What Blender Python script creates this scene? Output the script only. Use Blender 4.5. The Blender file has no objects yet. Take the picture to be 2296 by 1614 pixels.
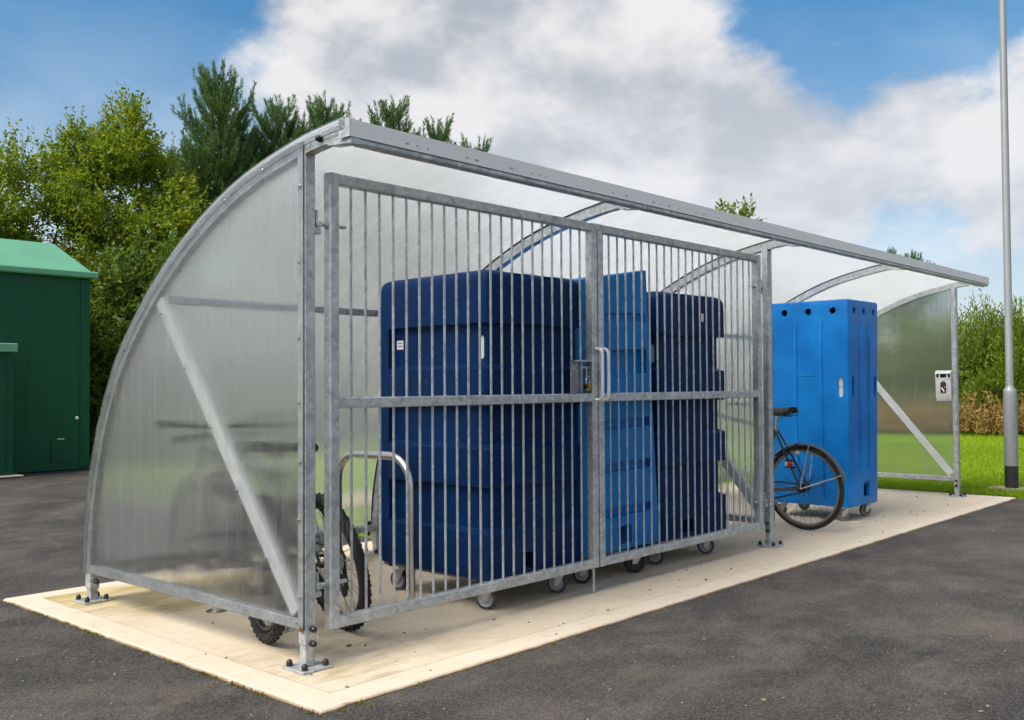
import bpy, bmesh, math, random
import numpy as np
from math import radians as rad, sin, cos, pi, sqrt
from mathutils import Vector, Matrix

random.seed(7)
SC = bpy.context.scene
COL = SC.collection

# ------------------------------------------------------------------ camera
CAM = Vector((-2.4941, -3.4119, 1.1752))
RX, ROLL, RZ = 1.5967, -0.0063, -0.8367
FPX, PW, PH = 2202.64, 2295.0, 1614.0
cam_d = bpy.data.cameras.new('camera'); cam = bpy.data.objects.new('camera', cam_d); COL.objects.link(cam)
CM = Matrix.Rotation(RZ, 3, 'Z') @ Matrix.Rotation(RX, 3, 'X') @ Matrix.Rotation(ROLL, 3, 'Z')
cam.matrix_world = Matrix.Translation(CAM) @ CM.to_4x4()
cam_d.sensor_width = 36.0; cam_d.lens = FPX / PW * 36.0
cam_d.clip_start = 0.05; cam_d.clip_end = 2000
SC.camera = cam

def ray(u, v):
    """direction of a photo point (u, v in a 2295 x 1614 picture)"""
    return (CM @ Vector(((u - PW / 2) / FPX, -(v - PH / 2) / FPX, -1.0))).normalized()
def at_range(u, R):
    d = ray(u, 862); k = R / sqrt(d.x ** 2 + d.y ** 2)
    return Vector((CAM.x + d.x * k, CAM.y + d.y * k, 0))
def top_at(u, v, R):
    d = ray(u, v); return CAM.z + d.z * R / sqrt(d.x ** 2 + d.y ** 2)

# ------------------------------------------------------------------ sun and sky
SUN_EL, SUN_AZ = rad(50), rad(-84)         # azimuth from +Y, clockwise: from the left
SUN_DIR = Vector((cos(SUN_EL) * sin(SUN_AZ), cos(SUN_EL) * cos(SUN_AZ), sin(SUN_EL)))
sun_d = bpy.data.lights.new('sun', 'SUN'); sun_d.energy = 2.6; sun_d.angle = rad(34); sun_d.color = (1.0, 0.93, 0.82)
sun = bpy.data.objects.new('sun', sun_d); COL.objects.link(sun); sun.location = (-8, 5, 12)
sun.rotation_euler = (-SUN_DIR).to_track_quat('-Z', 'Y').to_euler()

W = bpy.data.worlds.new('World'); SC.world = W; W.use_nodes = True
class NT:
    def __init__(s, nt): s.nt = nt; s.n = nt.nodes; s.l = nt.links
    def new(s, t, **k):
        n = s.n.new(t)
        for a, b in k.items(): setattr(n, a, b)
        return n
    def put(s, sock, v):
        if isinstance(v, bpy.types.NodeSocket): s.l.new(v, sock)
        elif v is not None:
            try: sock.default_value = v
            except Exception: sock.default_value = (v, v, v)
    def m(s, op, a, b=None, c=None, clamp=False):
        n = s.new('ShaderNodeMath', operation=op, use_clamp=clamp)
        for i, x in enumerate((a, b, c)):
            if x is not None: s.put(n.inputs[i], x)
        return n.outputs[0]
    def vm(s, op, a, b=None, scale=None):
        n = s.new('ShaderNodeVectorMath', operation=op)
        s.put(n.inputs[0], a)
        if b is not None: s.put(n.inputs[1], b)
        if scale is not None: s.put(n.inputs['Scale'], scale)
        return n.outputs['Value'] if op in ('DOT_PRODUCT', 'LENGTH') else n.outputs[0]
    def mr(s, v, a, b, c=0.0, d=1.0, smooth=True):
        n = s.new('ShaderNodeMapRange', interpolation_type='SMOOTHSTEP' if smooth else 'LINEAR')
        for i, x in enumerate((v, a, b, c, d)): s.put(n.inputs[i], x)
        return n.outputs[0]
    def noise(s, vec, scale, detail=4, rough=0.5, dist=0.0, out=0):
        n = s.new('ShaderNodeTexNoise')
        if vec is not None: s.put(n.inputs['Vector'], vec)
        n.inputs['Scale'].default_value = scale; n.inputs['Detail'].default_value = detail
        n.inputs['Roughness'].default_value = rough; n.inputs['Distortion'].default_value = dist
        return n.outputs[out]
    def vor(s, vec, scale, out='Color', feature='F1'):
        n = s.new('ShaderNodeTexVoronoi', feature=feature)
        if vec is not None: s.put(n.inputs['Vector'], vec)
        n.inputs['Scale'].default_value = scale
        return n.outputs[out]
    def mix(s, f, a, b, kind='MIX'):
        n = s.new('ShaderNodeMix', data_type='RGBA', blend_type=kind)
        s.put(n.inputs[0], f)
        for i, x in ((6, a), (7, b)):
            if isinstance(x, (tuple, list)) and len(x) == 3: x = (*x, 1)
            s.put(n.inputs[i], x)
        return n.outputs[2]
    def sep(s, v):
        n = s.new('ShaderNodeSeparateXYZ'); s.put(n.inputs[0], v); return n.outputs
    def comb(s, x, y, z):
        n = s.new('ShaderNodeCombineXYZ')
        for i, k in enumerate((x, y, z)): s.put(n.inputs[i], k)
        return n.outputs[0]

def build_sky():
    t = NT(W.node_tree); t.n.clear()
    out = t.new('ShaderNodeOutputWorld'); bg = t.new('ShaderNodeBackground'); bg.inputs[1].default_value = 0.1
    t.l.new(bg.outputs[0], out.inputs[0])
    sky = t.new('ShaderNodeTexSky', sky_type='NISHITA'); sky.sun_disc = False
    sky.sun_elevation = SUN_EL; sky.sun_rotation = SUN_AZ; sky.air_density = 1.0; sky.dust_density = 0.6; sky.ozone_density = 3.0
    hsv = t.new('ShaderNodeHueSaturation'); hsv.inputs['Saturation'].default_value = 1.34; hsv.inputs['Value'].default_value = 0.58; hsv.inputs['Hue'].default_value = 0.49
    t.l.new(sky.outputs[0], hsv.inputs['Color'])
    d = t.new('ShaderNodeTexCoord').outputs['Generated']
    d = t.vm('NORMALIZE', d)
    x, y, z = t.sep(d)
    p = t.comb(x, y, t.m('MULTIPLY', z, 1.7))
    n1 = t.noise(p, 4.2, 10, 0.58, 0.15)
    n2 = t.noise(t.vm('ADD', p, (-0.03, 0.015, 0.075)), 4.2, 6, 0.52, 0.15)
    fine = t.noise(p, 14, 7, 0.62)
    wide = t.noise(p, 1.7, 3, 0.5)
    # the large clouds and gaps of this sky, each a soft patch of directions
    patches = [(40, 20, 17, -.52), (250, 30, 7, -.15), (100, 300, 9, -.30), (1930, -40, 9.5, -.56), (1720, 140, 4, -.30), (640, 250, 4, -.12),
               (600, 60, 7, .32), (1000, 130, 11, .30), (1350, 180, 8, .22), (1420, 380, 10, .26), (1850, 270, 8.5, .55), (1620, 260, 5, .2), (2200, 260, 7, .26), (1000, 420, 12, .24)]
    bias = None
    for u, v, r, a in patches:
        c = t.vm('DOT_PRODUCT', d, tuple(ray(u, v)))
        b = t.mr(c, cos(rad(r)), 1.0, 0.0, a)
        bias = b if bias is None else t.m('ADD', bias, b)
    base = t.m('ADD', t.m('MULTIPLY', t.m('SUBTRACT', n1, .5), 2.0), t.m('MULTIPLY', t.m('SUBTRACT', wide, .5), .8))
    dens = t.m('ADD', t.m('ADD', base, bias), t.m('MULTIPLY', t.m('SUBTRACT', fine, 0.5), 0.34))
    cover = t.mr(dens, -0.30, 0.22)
    relief = t.m('SUBTRACT', n1, n2)
    lit = t.m('ADD', t.m('MULTIPLY', relief, 5.5), 0.60)
    lit = t.m('SUBTRACT', lit, t.mr(dens, 0.20, 0.9, 0, .30))
    lit = t.m('ADD', lit, t.m('MULTIPLY', t.m('SUBTRACT', fine, .5), 0.75))
    lit = t.mr(lit, -0.20, 1.15)
    cl = t.mix(lit, (1.72, 1.90, 2.20), (3.55, 3.50, 3.50))
    low = t.mr(z, 0.42, 0.06)
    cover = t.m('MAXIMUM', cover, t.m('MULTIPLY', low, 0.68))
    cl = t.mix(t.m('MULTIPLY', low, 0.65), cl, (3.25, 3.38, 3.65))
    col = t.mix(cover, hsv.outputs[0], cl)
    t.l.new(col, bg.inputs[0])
build_sky()

SC.view_settings.view_transform = 'Standard'; SC.view_settings.look = 'None'
SC.view_settings.exposure = 1.3; SC.view_settings.gamma = 1.0
SC.view_settings.use_curve_mapping = False
SC.render.engine = 'CYCLES'
cy = SC.cycles
cy.max_bounces = 16; cy.transmission_bounces = 16; cy.glossy_bounces = 6; cy.diffuse_bounces = 4; cy.transparent_max_bounces = 24
cy.use_denoising = True; cy.sample_clamp_indirect = 60.0
cy.caustics_refractive = True; cy.caustics_reflective = False; cy.blur_glossy = 0.6

# ------------------------------------------------------------------ materials
MAT = {}
def mat(name):
    def deco(fn):
        m = bpy.data.materials.new(name); m.use_nodes = True
        t = NT(m.node_tree); t.n.clear()
        out = t.new('ShaderNodeOutputMaterial')
        t.l.new(fn(t), out.inputs[0])
        MAT[name] = m
        return fn
    return deco
def pos(t): return t.new('ShaderNodeNewGeometry').outputs['Position']
def bsdf(t, color, rough=0.5, metal=0.0, bump=None, bump_d=0.01, bump_s=0.5, spec=0.5, coat=0.0):
    b = t.new('ShaderNodeBsdfPrincipled')
    if isinstance(color, (tuple, list)) and len(color) == 3: color = (*color, 1)
    t.put(b.inputs['Base Color'], color); t.put(b.inputs['Roughness'], rough); t.put(b.inputs['Metallic'], metal)
    b.inputs['Specular IOR Level'].default_value = spec
    if coat: b.inputs['Coat Weight'].default_value = coat; b.inputs['Coat Roughness'].default_value = 0.15
    if bump is not None:
        bn = t.new('ShaderNodeBump'); bn.inputs['Strength'].default_value = bump_s; bn.inputs['Distance'].default_value = bump_d
        t.l.new(bump, bn.inputs['Height']); t.l.new(bn.outputs[0], b.inputs['Normal'])
    return b.outputs[0]

@mat('galvanised')
def _(t):
    P = pos(t)
    warp = t.vm('ADD', P, t.vm('SCALE', t.noise(P, 26, 3, out=1), scale=0.035))
    v = t.vor(warp, 48); v2 = t.vor(warp, 17)
    g = t.sep(v)[0]; g2 = t.sep(v2)[1]
    n = t.noise(P, 6, 5, 0.6)
    k = t.m('ADD', t.m('MULTIPLY', g, 0.55), t.m('MULTIPLY', g2, 0.35))
    k = t.m('ADD', k, t.m('MULTIPLY', t.m('SUBTRACT', n, 0.5), 0.7), clamp=True)
    c = t.mix(k, (0.31, 0.33, 0.345), (0.62, 0.64, 0.65))
    streak = t.noise(t.vm('MULTIPLY', P, (40, 40, 3)), 1.0, 3)
    c = t.mix(t.mr(streak, 0.62, 0.8, 0, .5), c, (0.62, 0.62, 0.62))
    return bsdf(t, c, t.mr(k, 0, 1, 0.55, 0.38, False), 0.55, t.noise(P, 130, 3), 0.001, 0.25)

@mat('aluminium')
def _(t):
    P = pos(t)
    n = t.noise(t.vm('MULTIPLY', P, (3, 60, 60)), 1.0, 4)
    c = t.mix(n, (0.74, 0.735, 0.72), (0.86, 0.85, 0.83))
    # smudged transfer print worn along the face
    return bsdf(t, c, 0.45, 0.0, n, 0.0006, 0.3)

@mat('stainless')
def _(t):
    P = pos(t)
    n = t.noise(t.vm('MULTIPLY', P, (70, 70, 6)), 1.0, 4)
    return bsdf(t, t.mix(n, (0.52, 0.49, 0.45), (0.72, 0.69, 0.65)), 0.27, 0.95)

def poly_mat(name, axis, milky, amp):
    @mat(name)
    def _(t):
        g = t.new('ShaderNodeNewGeometry'); P = g.outputs['Position']
        x, y, z = t.sep(P); s = (x, y, z)[axis]
        ph = t.m('MULTIPLY', s, 2 * pi / 0.0127)
        wob = t.m('MULTIPLY', t.noise(t.vm('MULTIPLY', P, (6, 6, 6)), 1.0, 2), 3.0)
        w = t.m('SINE', t.m('ADD', ph, wob))
        side = [0, 0, 0]; side[axis] = 1.0
        nrm = t.vm('NORMALIZE', t.vm('ADD', g.outputs['Normal'], t.vm('SCALE', tuple(side), scale=t.m('MULTIPLY', w, amp))))
        rf = t.new('ShaderNodeBsdfRefraction'); rf.inputs['IOR'].default_value = 1.45; rf.inputs['Roughness'].default_value = 0.045
        rf.inputs['Color'].default_value = (0.985, 0.99, 0.99, 1); t.l.new(nrm, rf.inputs['Normal'])
        tl = t.new('ShaderNodeBsdfTranslucent'); tl.inputs['Color'].default_value = (0.93, 0.955, 0.985, 1)
        df = t.new('ShaderNodeBsdfDiffuse'); df.inputs['Color'].default_value = (0.78, 0.79, 0.80, 1)
        gl = t.new('ShaderNodeBsdfGlossy'); gl.inputs['Roughness'].default_value = 0.16; t.l.new(nrm, gl.inputs['Normal'])
        md = t.new('ShaderNodeMixShader'); md.inputs[0].default_value = 0.12
        t.l.new(tl.outputs[0], md.inputs[1]); t.l.new(df.outputs[0], md.inputs[2])
        # rib walls of the twin-wall sheet and streaks of dirt scatter, the cells are clear
        rib = t.mr(w, 0.60, 0.98, 0.0, 0.28 if axis == 1 else 0.34)
        sc_ = (1.5, 1.5, 1.5); 
        st = [22.0, 22.0, 22.0]; st[2 if axis == 1 else 1] = 1.2
        if axis == 0: st[2] = 1.2
        dirt = t.noise(t.vm('MULTIPLY', P, tuple(st)), 1.0, 5, 0.65)
        dirt = t.mr(dirt, 0.46, 0.72, 0.0, 0.13 if axis == 1 else 0.05)
        lw = t.new('ShaderNodeLayerWeight'); lw.inputs[0].default_value = 0.5
        graze = t.mr(lw.outputs['Facing'], 0.48, 0.88, 0.0, 0.60 if axis == 0 else 0.12)      # longer way through the ribs
        f = t.m('ADD', t.m('ADD', t.m('ADD', rib, dirt), milky), graze, clamp=True)
        a = t.new('ShaderNodeMixShader'); t.l.new(f, a.inputs[0]); t.l.new(rf.outputs[0], a.inputs[1]); t.l.new(md.outputs[0], a.inputs[2])
        b = t.new('ShaderNodeMixShader'); b.inputs[0].default_value = 0.05; t.l.new(a.outputs[0], b.inputs[1]); t.l.new(gl.outputs[0], b.inputs[2])
        return b.outputs[0]
poly_mat('sheet_upright', 1, 0.02, 0.080)
poly_mat('sheet_curved', 0, 0.10, 0.05)

def plastic(name, a, b, scuff_lip_light, rough=0.48, spec=0.25):
    @mat(name)
    def _(t):
        P = pos(t)
        n = t.noise(P, 2.3, 5, 0.6)
        fine = t.noise(P, 60, 3)
        c = t.mix(t.mr(n, 0.3, 0.7), a, b)
        sc_ = t.noise(t.vm('MULTIPLY', P, (9, 9, 42)), 1.0, 6, 0.7, 0.6)
        patch = t.noise(P, 3.1, 3)
        k = t.m('MULTIPLY', t.mr(sc_, 0.60, 0.72), t.mr(patch, 0.5, 0.68, 0, 0.55))
        c = t.mix(k, c, scuff_lip_light)
        dust = t.noise(P, 1.1, 4); c = t.mix(t.mr(dust, .5, .8, 0, .04), c, (.30, .33, .36))
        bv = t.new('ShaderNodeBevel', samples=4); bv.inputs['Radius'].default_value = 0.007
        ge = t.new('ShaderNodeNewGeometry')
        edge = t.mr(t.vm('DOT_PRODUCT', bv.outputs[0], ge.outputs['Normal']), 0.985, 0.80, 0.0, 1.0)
        c = t.mix(t.m('MULTIPLY', edge, t.mr(t.noise(P, 18, 4, .7), .25, .6, .12, .5)), c, scuff_lip_light)      # edges lightened in the colour, as if the lips caught sky light
        big = t.noise(P, 4.5, 2)
        h = t.m('ADD', t.m('MULTIPLY', big, 1.0), t.m('MULTIPLY', fine, 0.04))
        return bsdf(t, c, t.mr(n, 0, 1, rough - .06, rough + .1, False), 0.0, h, 0.016, 0.5, spec)
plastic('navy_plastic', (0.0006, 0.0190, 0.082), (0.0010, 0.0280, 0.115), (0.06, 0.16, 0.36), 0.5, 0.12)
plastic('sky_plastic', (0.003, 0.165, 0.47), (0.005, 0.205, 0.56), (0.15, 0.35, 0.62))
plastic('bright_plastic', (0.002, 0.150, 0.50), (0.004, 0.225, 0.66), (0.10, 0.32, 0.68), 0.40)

def simple(name, c, rough, metal=0.0, var=0.15, scale=14, spec=0.5, bump=0.0, coat=0):
    @mat(name)
    def _(t):
        P = pos(t); n = t.noise(P, scale, 5, 0.6)
        lo = tuple(x * (1 - var) for x in c); hi = tuple(min(1, x * (1 + var)) for x in c)
        return bsdf(t, t.mix(n, lo, hi), t.mr(n, .2, .8, rough - .05, rough + .08, False), metal, n if bump else None, bump, 0.4, spec, coat)
simple('black_cap', (0.012, 0.012, 0.013), 0.42)
simple('rubber', (0.016, 0.015, 0.014), 0.75, var=.3, scale=40)
simple('grey_rubber', (0.05, 0.05, 0.05), 0.65, var=.3)
simple('castor_grey', (0.33, 0.35, 0.36), 0.5, var=.25)
simple('castor_tan', (0.20, 0.175, 0.14), 0.5, var=.3)
simple('zinc', (0.50, 0.51, 0.50), 0.36, .8, .2)
simple('bike_black', (0.014, 0.014, 0.015), 0.3, 0, .2, coat=.5)
simple('bike_part', (0.03, 0.03, 0.033), 0.4, .5, .3)
simple('chrome', (0.72, 0.73, 0.74), 0.14, 1.0, .08)
simple('rim_steel', (0.26, 0.21, 0.16), 0.38, .7, .3)
simple('mudguard_grey', (0.075, 0.077, 0.084), 0.35, .2, .2)
simple('leather', (0.022, 0.012, 0.010), 0.5, 0, .4)
simple('reflector_red', (0.45, 0.015, 0.012), 0.2)
simple('reflector_cream', (0.62, 0.52, 0.36), 0.3)
simple('orange_mark', (0.75, 0.24, 0.03), 0.4)
simple('white_print', (0.80, 0.80, 0.78), 0.5, var=.05)
simple('dark_print', (0.012, 0.012, 0.014), 0.4)
simple('grey_print', (0.20, 0.20, 0.20), 0.5)
simple('brass', (0.40, 0.25, 0.055), 0.35, .8, .3, 60)
simple('bin_white', (0.66, 0.66, 0.64), 0.4, 0, .06, 6)
simple('handle_white', (0.80, 0.81, 0.82), 0.5, var=.12, scale=25)
simple('gasket_black', (0.01, 0.01, 0.01), 0.6)
simple('lamp_grey', (0.27, 0.285, 0.30), 0.5, .25, .14, 5, bump=.0005)
simple('lamp_black', (0.02, 0.02, 0.02), 0.5)
simple('kiosk_green', (0.001, 0.070, 0.033), 0.45, 0, .16, 3, spec=.25)
simple('kiosk_roof', (0.11, 0.33, 0.21), 0.38, 0, .12, 3)  # same green as the walls, with sky reflection lightened into the colour
simple('kiosk_seam', (0.001, 0.055, 0.028), 0.4, 0, .1)
simple('bark', (0.045, 0.036, 0.028), 0.9, 0, .45, 20, bump=.02)
simple('rust', (0.13, 0.045, 0.018), 0.85, .1, .5, 60)
simple('pebble', (0.20, 0.155, 0.105), 0.8, 0, .5, 3)
simple('galvanised_matt', (0.52, 0.535, 0.54), 0.72, 0.0, .16, 9)
simple('steel_pin', (0.46, 0.50, 0.50), 0.38, .7, .2)

@mat('concrete')
def _(t):
    P = pos(t); x, y, z = t.sep(P)
    n = t.noise(P, 1.6, 6, 0.62); f = t.noise(P, 55, 4, 0.7)
    broom = t.noise(t.vm('MULTIPLY', P, (9, 150, 1)), 1.0, 4, 0.65, .1)
    c = t.mix(n, (0.51, 0.435, 0.335), (0.63, 0.55, 0.44))
    c = t.mix(t.mr(broom, 0.42, 0.70, 0, .42), c, (0.36, 0.28, 0.19))
    c = t.mix(t.mr(f, 0.55, 0.8, 0, .4), c, (0.68, 0.59, 0.46))
    # algae where water stands: along the back and left edge and below the first gate leaf
    e = t.m('MAXIMUM', t.mr(y, 0.9, 2.3), t.m('MULTIPLY', t.mr(y, 0.75, 0.1), t.mr(x, 1.4, 0.1, 0, .6)))
    e = t.m('MULTIPLY', e, t.mr(x, 3.6, 0.1))
    mo = t.noise(t.vm('MULTIPLY', P, (2.2, 5.5, 1)), 1.0, 6, 0.65, .5)
    blot = t.mr(t.vm('LENGTH', t.vm('MULTIPLY', t.vm('SUBTRACT', P, (.42, 1.58, 0)), (1.5, 2.4, 1))), 1.0, 0.25, 0, 1)
    k = t.m('MAXIMUM', t.m('MULTIPLY', t.mr(mo, 0.40, 0.62), e), t.m('MULTIPLY', blot, t.mr(mo, .30, .52)))
    k2 = t.m('MULTIPLY', k, t.mr(broom, 0.3, 0.6, .35, 1))
    c = t.mix(t.m('MULTIPLY', k2, .85), c, (0.145, 0.125, 0.016))
    wash = t.m('MULTIPLY', t.mr(y, 1.3, 2.35), t.mr(x, 3.5, 0.0, 0, .55))
    c = t.mix(wash, c, (0.40, 0.31, 0.10))
    blotch = t.noise(P, 3.2, 8, .72, .3)
    c = t.mix(t.mr(blotch, .50, .72, 0, .45), c, (0.37, 0.27, 0.165))
    for sc_, rr, amt in ((38, .15, .9), (95, .24, .75)):
        sp = t.vor(P, sc_, 'Distance'); spn = t.noise(P, sc_ * .22, 3)
        c = t.mix(t.m('MULTIPLY', t.mr(sp, rr, rr * .45), t.mr(spn, .48, .62, 0, amt)), c, (0.10, 0.072, 0.045))
    return bsdf(t, c, 0.88, 0, t.m('ADD', t.m('MULTIPLY', broom, .7), t.m('MULTIPLY', f, .4)), 0.004, 0.6, 0.25)
@mat('concrete_edge')
def _(t):
    P = pos(t)
    n = t.noise(P, 2.2, 6, 0.62); f = t.noise(P, 60, 4, 0.7)
    c = t.mix(n, (0.50, 0.435, 0.345), (0.60, 0.54, 0.445))
    st = t.noise(P, 7, 6, .7)
    c = t.mix(t.mr(st, .50, .74, 0, .50), c, (0.40, 0.31, 0.20))
    c = t.mix(t.mr(f, .6, .8, 0, .35), c, (.74, .68, .58))
    z_ = t.sep(P)[2]
    c = t.mix(t.m('MULTIPLY', t.mr(z_, -.0005, -.006), t.mr(st, .3, .6, .3, .9)), c, (0.24, 0.135, 0.06))      # iron-brown arris
    sp = t.vor(P, 70, 'Distance'); c = t.mix(t.m('MULTIPLY', t.mr(sp, .2, .1), t.mr(t.noise(P, 12, 3), .5, .62, 0, .7)), c, (.13, .10, .07))
    return bsdf(t, c, 0.85, 0, f, 0.003, 0.5, 0.25)
@mat('asphalt')
def _(t):
    P = pos(t)
    big = t.noise(P, 0.55, 6, 0.62, .4); mid = t.noise(t.vm('MULTIPLY', P, (1, 1.3, 1)), 1.5, 9, 0.72, .3); f = t.noise(P, 130, 4, 0.75)
    c = t.mix(t.mr(big, .35, .65), (0.021, 0.0205, 0.021), (0.045, 0.042, 0.041))
    c = t.mix(t.mr(mid, .40, .72, 0, .80), c, (0.122, 0.106, 0.090))
    vc = t.vor(P, 160); k = t.sep(vc)[0]
    c = t.mix(t.mr(k, .50, 1.0, 0, .38), c, (0.18, 0.165, 0.15))
    c = t.mix(t.mr(k, .35, .0, 0, .55), c, (0.012, 0.012, 0.012))
    v = t.vor(P, 23, 'Distance'); w = t.noise(P, 31, 1)
    c = t.mix(t.m('MULTIPLY', t.mr(v, .10, .05), t.mr(w, .60, .64)), c, (0.62, 0.58, 0.52))
    vd = t.vor(P, 150, 'Distance')
    h = t.m('SUBTRACT', t.m('MULTIPLY', f, .6), vd)
    return bsdf(t, c, 0.86, 0, h, 0.006, 0.75, 0.3)
@mat('turf')
def _(t):
    P = pos(t)
    n = t.noise(P, 0.5, 5, .6); m_ = t.noise(P, 5, 5, .7); f = t.noise(P, 70, 4, .8)
    c = t.mix(t.mr(n, .3, .7), (0.15, 0.27, 0.005), (0.23, 0.33, 0.005))
    c = t.mix(t.mr(m_, .45, .75, 0, .5), c, (0.20, 0.30, 0.02))
    c = t.mix(t.mr(f, .3, .6, .55, 0), c, (0.03, 0.08, 0.006))
    return bsdf(t, c, 0.9, 0, f, 0.03, 0.7, 0.1)
@mat('path_gravel')
def _(t):
    P = pos(t); f = t.noise(P, 40, 5, .7)
    return bsdf(t, t.mix(f, (0.26, 0.21, 0.14), (0.42, 0.35, 0.25)), 0.9, 0, f, 0.01, 0.5, .2)

def leafy(name, dark, light, warm, trans=0.35, warm_amt=0.25, rough=0.5):
    @mat(name)
    def _(t):
        g = t.new('ShaderNodeNewGeometry'); r = g.outputs['Random Per Island']
        n = t.noise(g.outputs['Position'], 1.3, 3)
        c = t.mix(r, dark, light)
        c = t.mix(t.m('MULTIPLY', t.mr(n, .45, .7), t.mr(r, .3, 1, 0, warm_amt * 2)), c, warm)
        p = t.new('ShaderNodeBsdfPrincipled'); t.l.new(c, p.inputs['Base Color']); p.inputs['Roughness'].default_value = rough
        p.inputs['Specular IOR Level'].default_value = 0.35
        tr = t.new('ShaderNodeBsdfTranslucent'); t.l.new(t.mix(0.5, c, (0.40, 0.46, 0.03)), tr.inputs['Color'])
        mx = t.new('ShaderNodeMixShader'); mx.inputs[0].default_value = trans
        t.l.new(p.outputs[0], mx.inputs[1]); t.l.new(tr.outputs[0], mx.inputs[2])
        return mx.outputs[0]
leafy('leaf_broad', (0.060, 0.135, 0.006), (0.20, 0.285, 0.010), (0.42, 0.39, 0.02), .48, .45)
leafy('leaf_bush', (0.020, 0.068, 0.008), (0.105, 0.195, 0.016), (0.18, 0.22, 0.03), .30, .15)
leafy('leaf_willow', (0.085, 0.155, 0.012), (0.19, 0.27, 0.022), (0.34, 0.33, 0.03), .42, .3)
leafy('needle', (0.030, 0.105, 0.040), (0.075, 0.175, 0.060), (0.15, 0.20, 0.04), .25, .12)
leafy('far_leaf', (0.05, 0.11, 0.018), (0.11, 0.19, 0.028), (0.15, 0.16, 0.04), .3, .15)
leafy('weed_brown', (0.22, 0.12, 0.045), (0.42, 0.26, 0.10), (0.12, 0.15, 0.025), .3, .3, .8)
leafy('grass_blade', (0.15, 0.27, 0.004), (0.25, 0.37, 0.006), (0.25, 0.31, 0.03), .35, .2)
leafy('moss', (0.07, 0.09, 0.008), (0.16, 0.16, 0.02), (0.2, .2, .03), .2, .2, .9)

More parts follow.
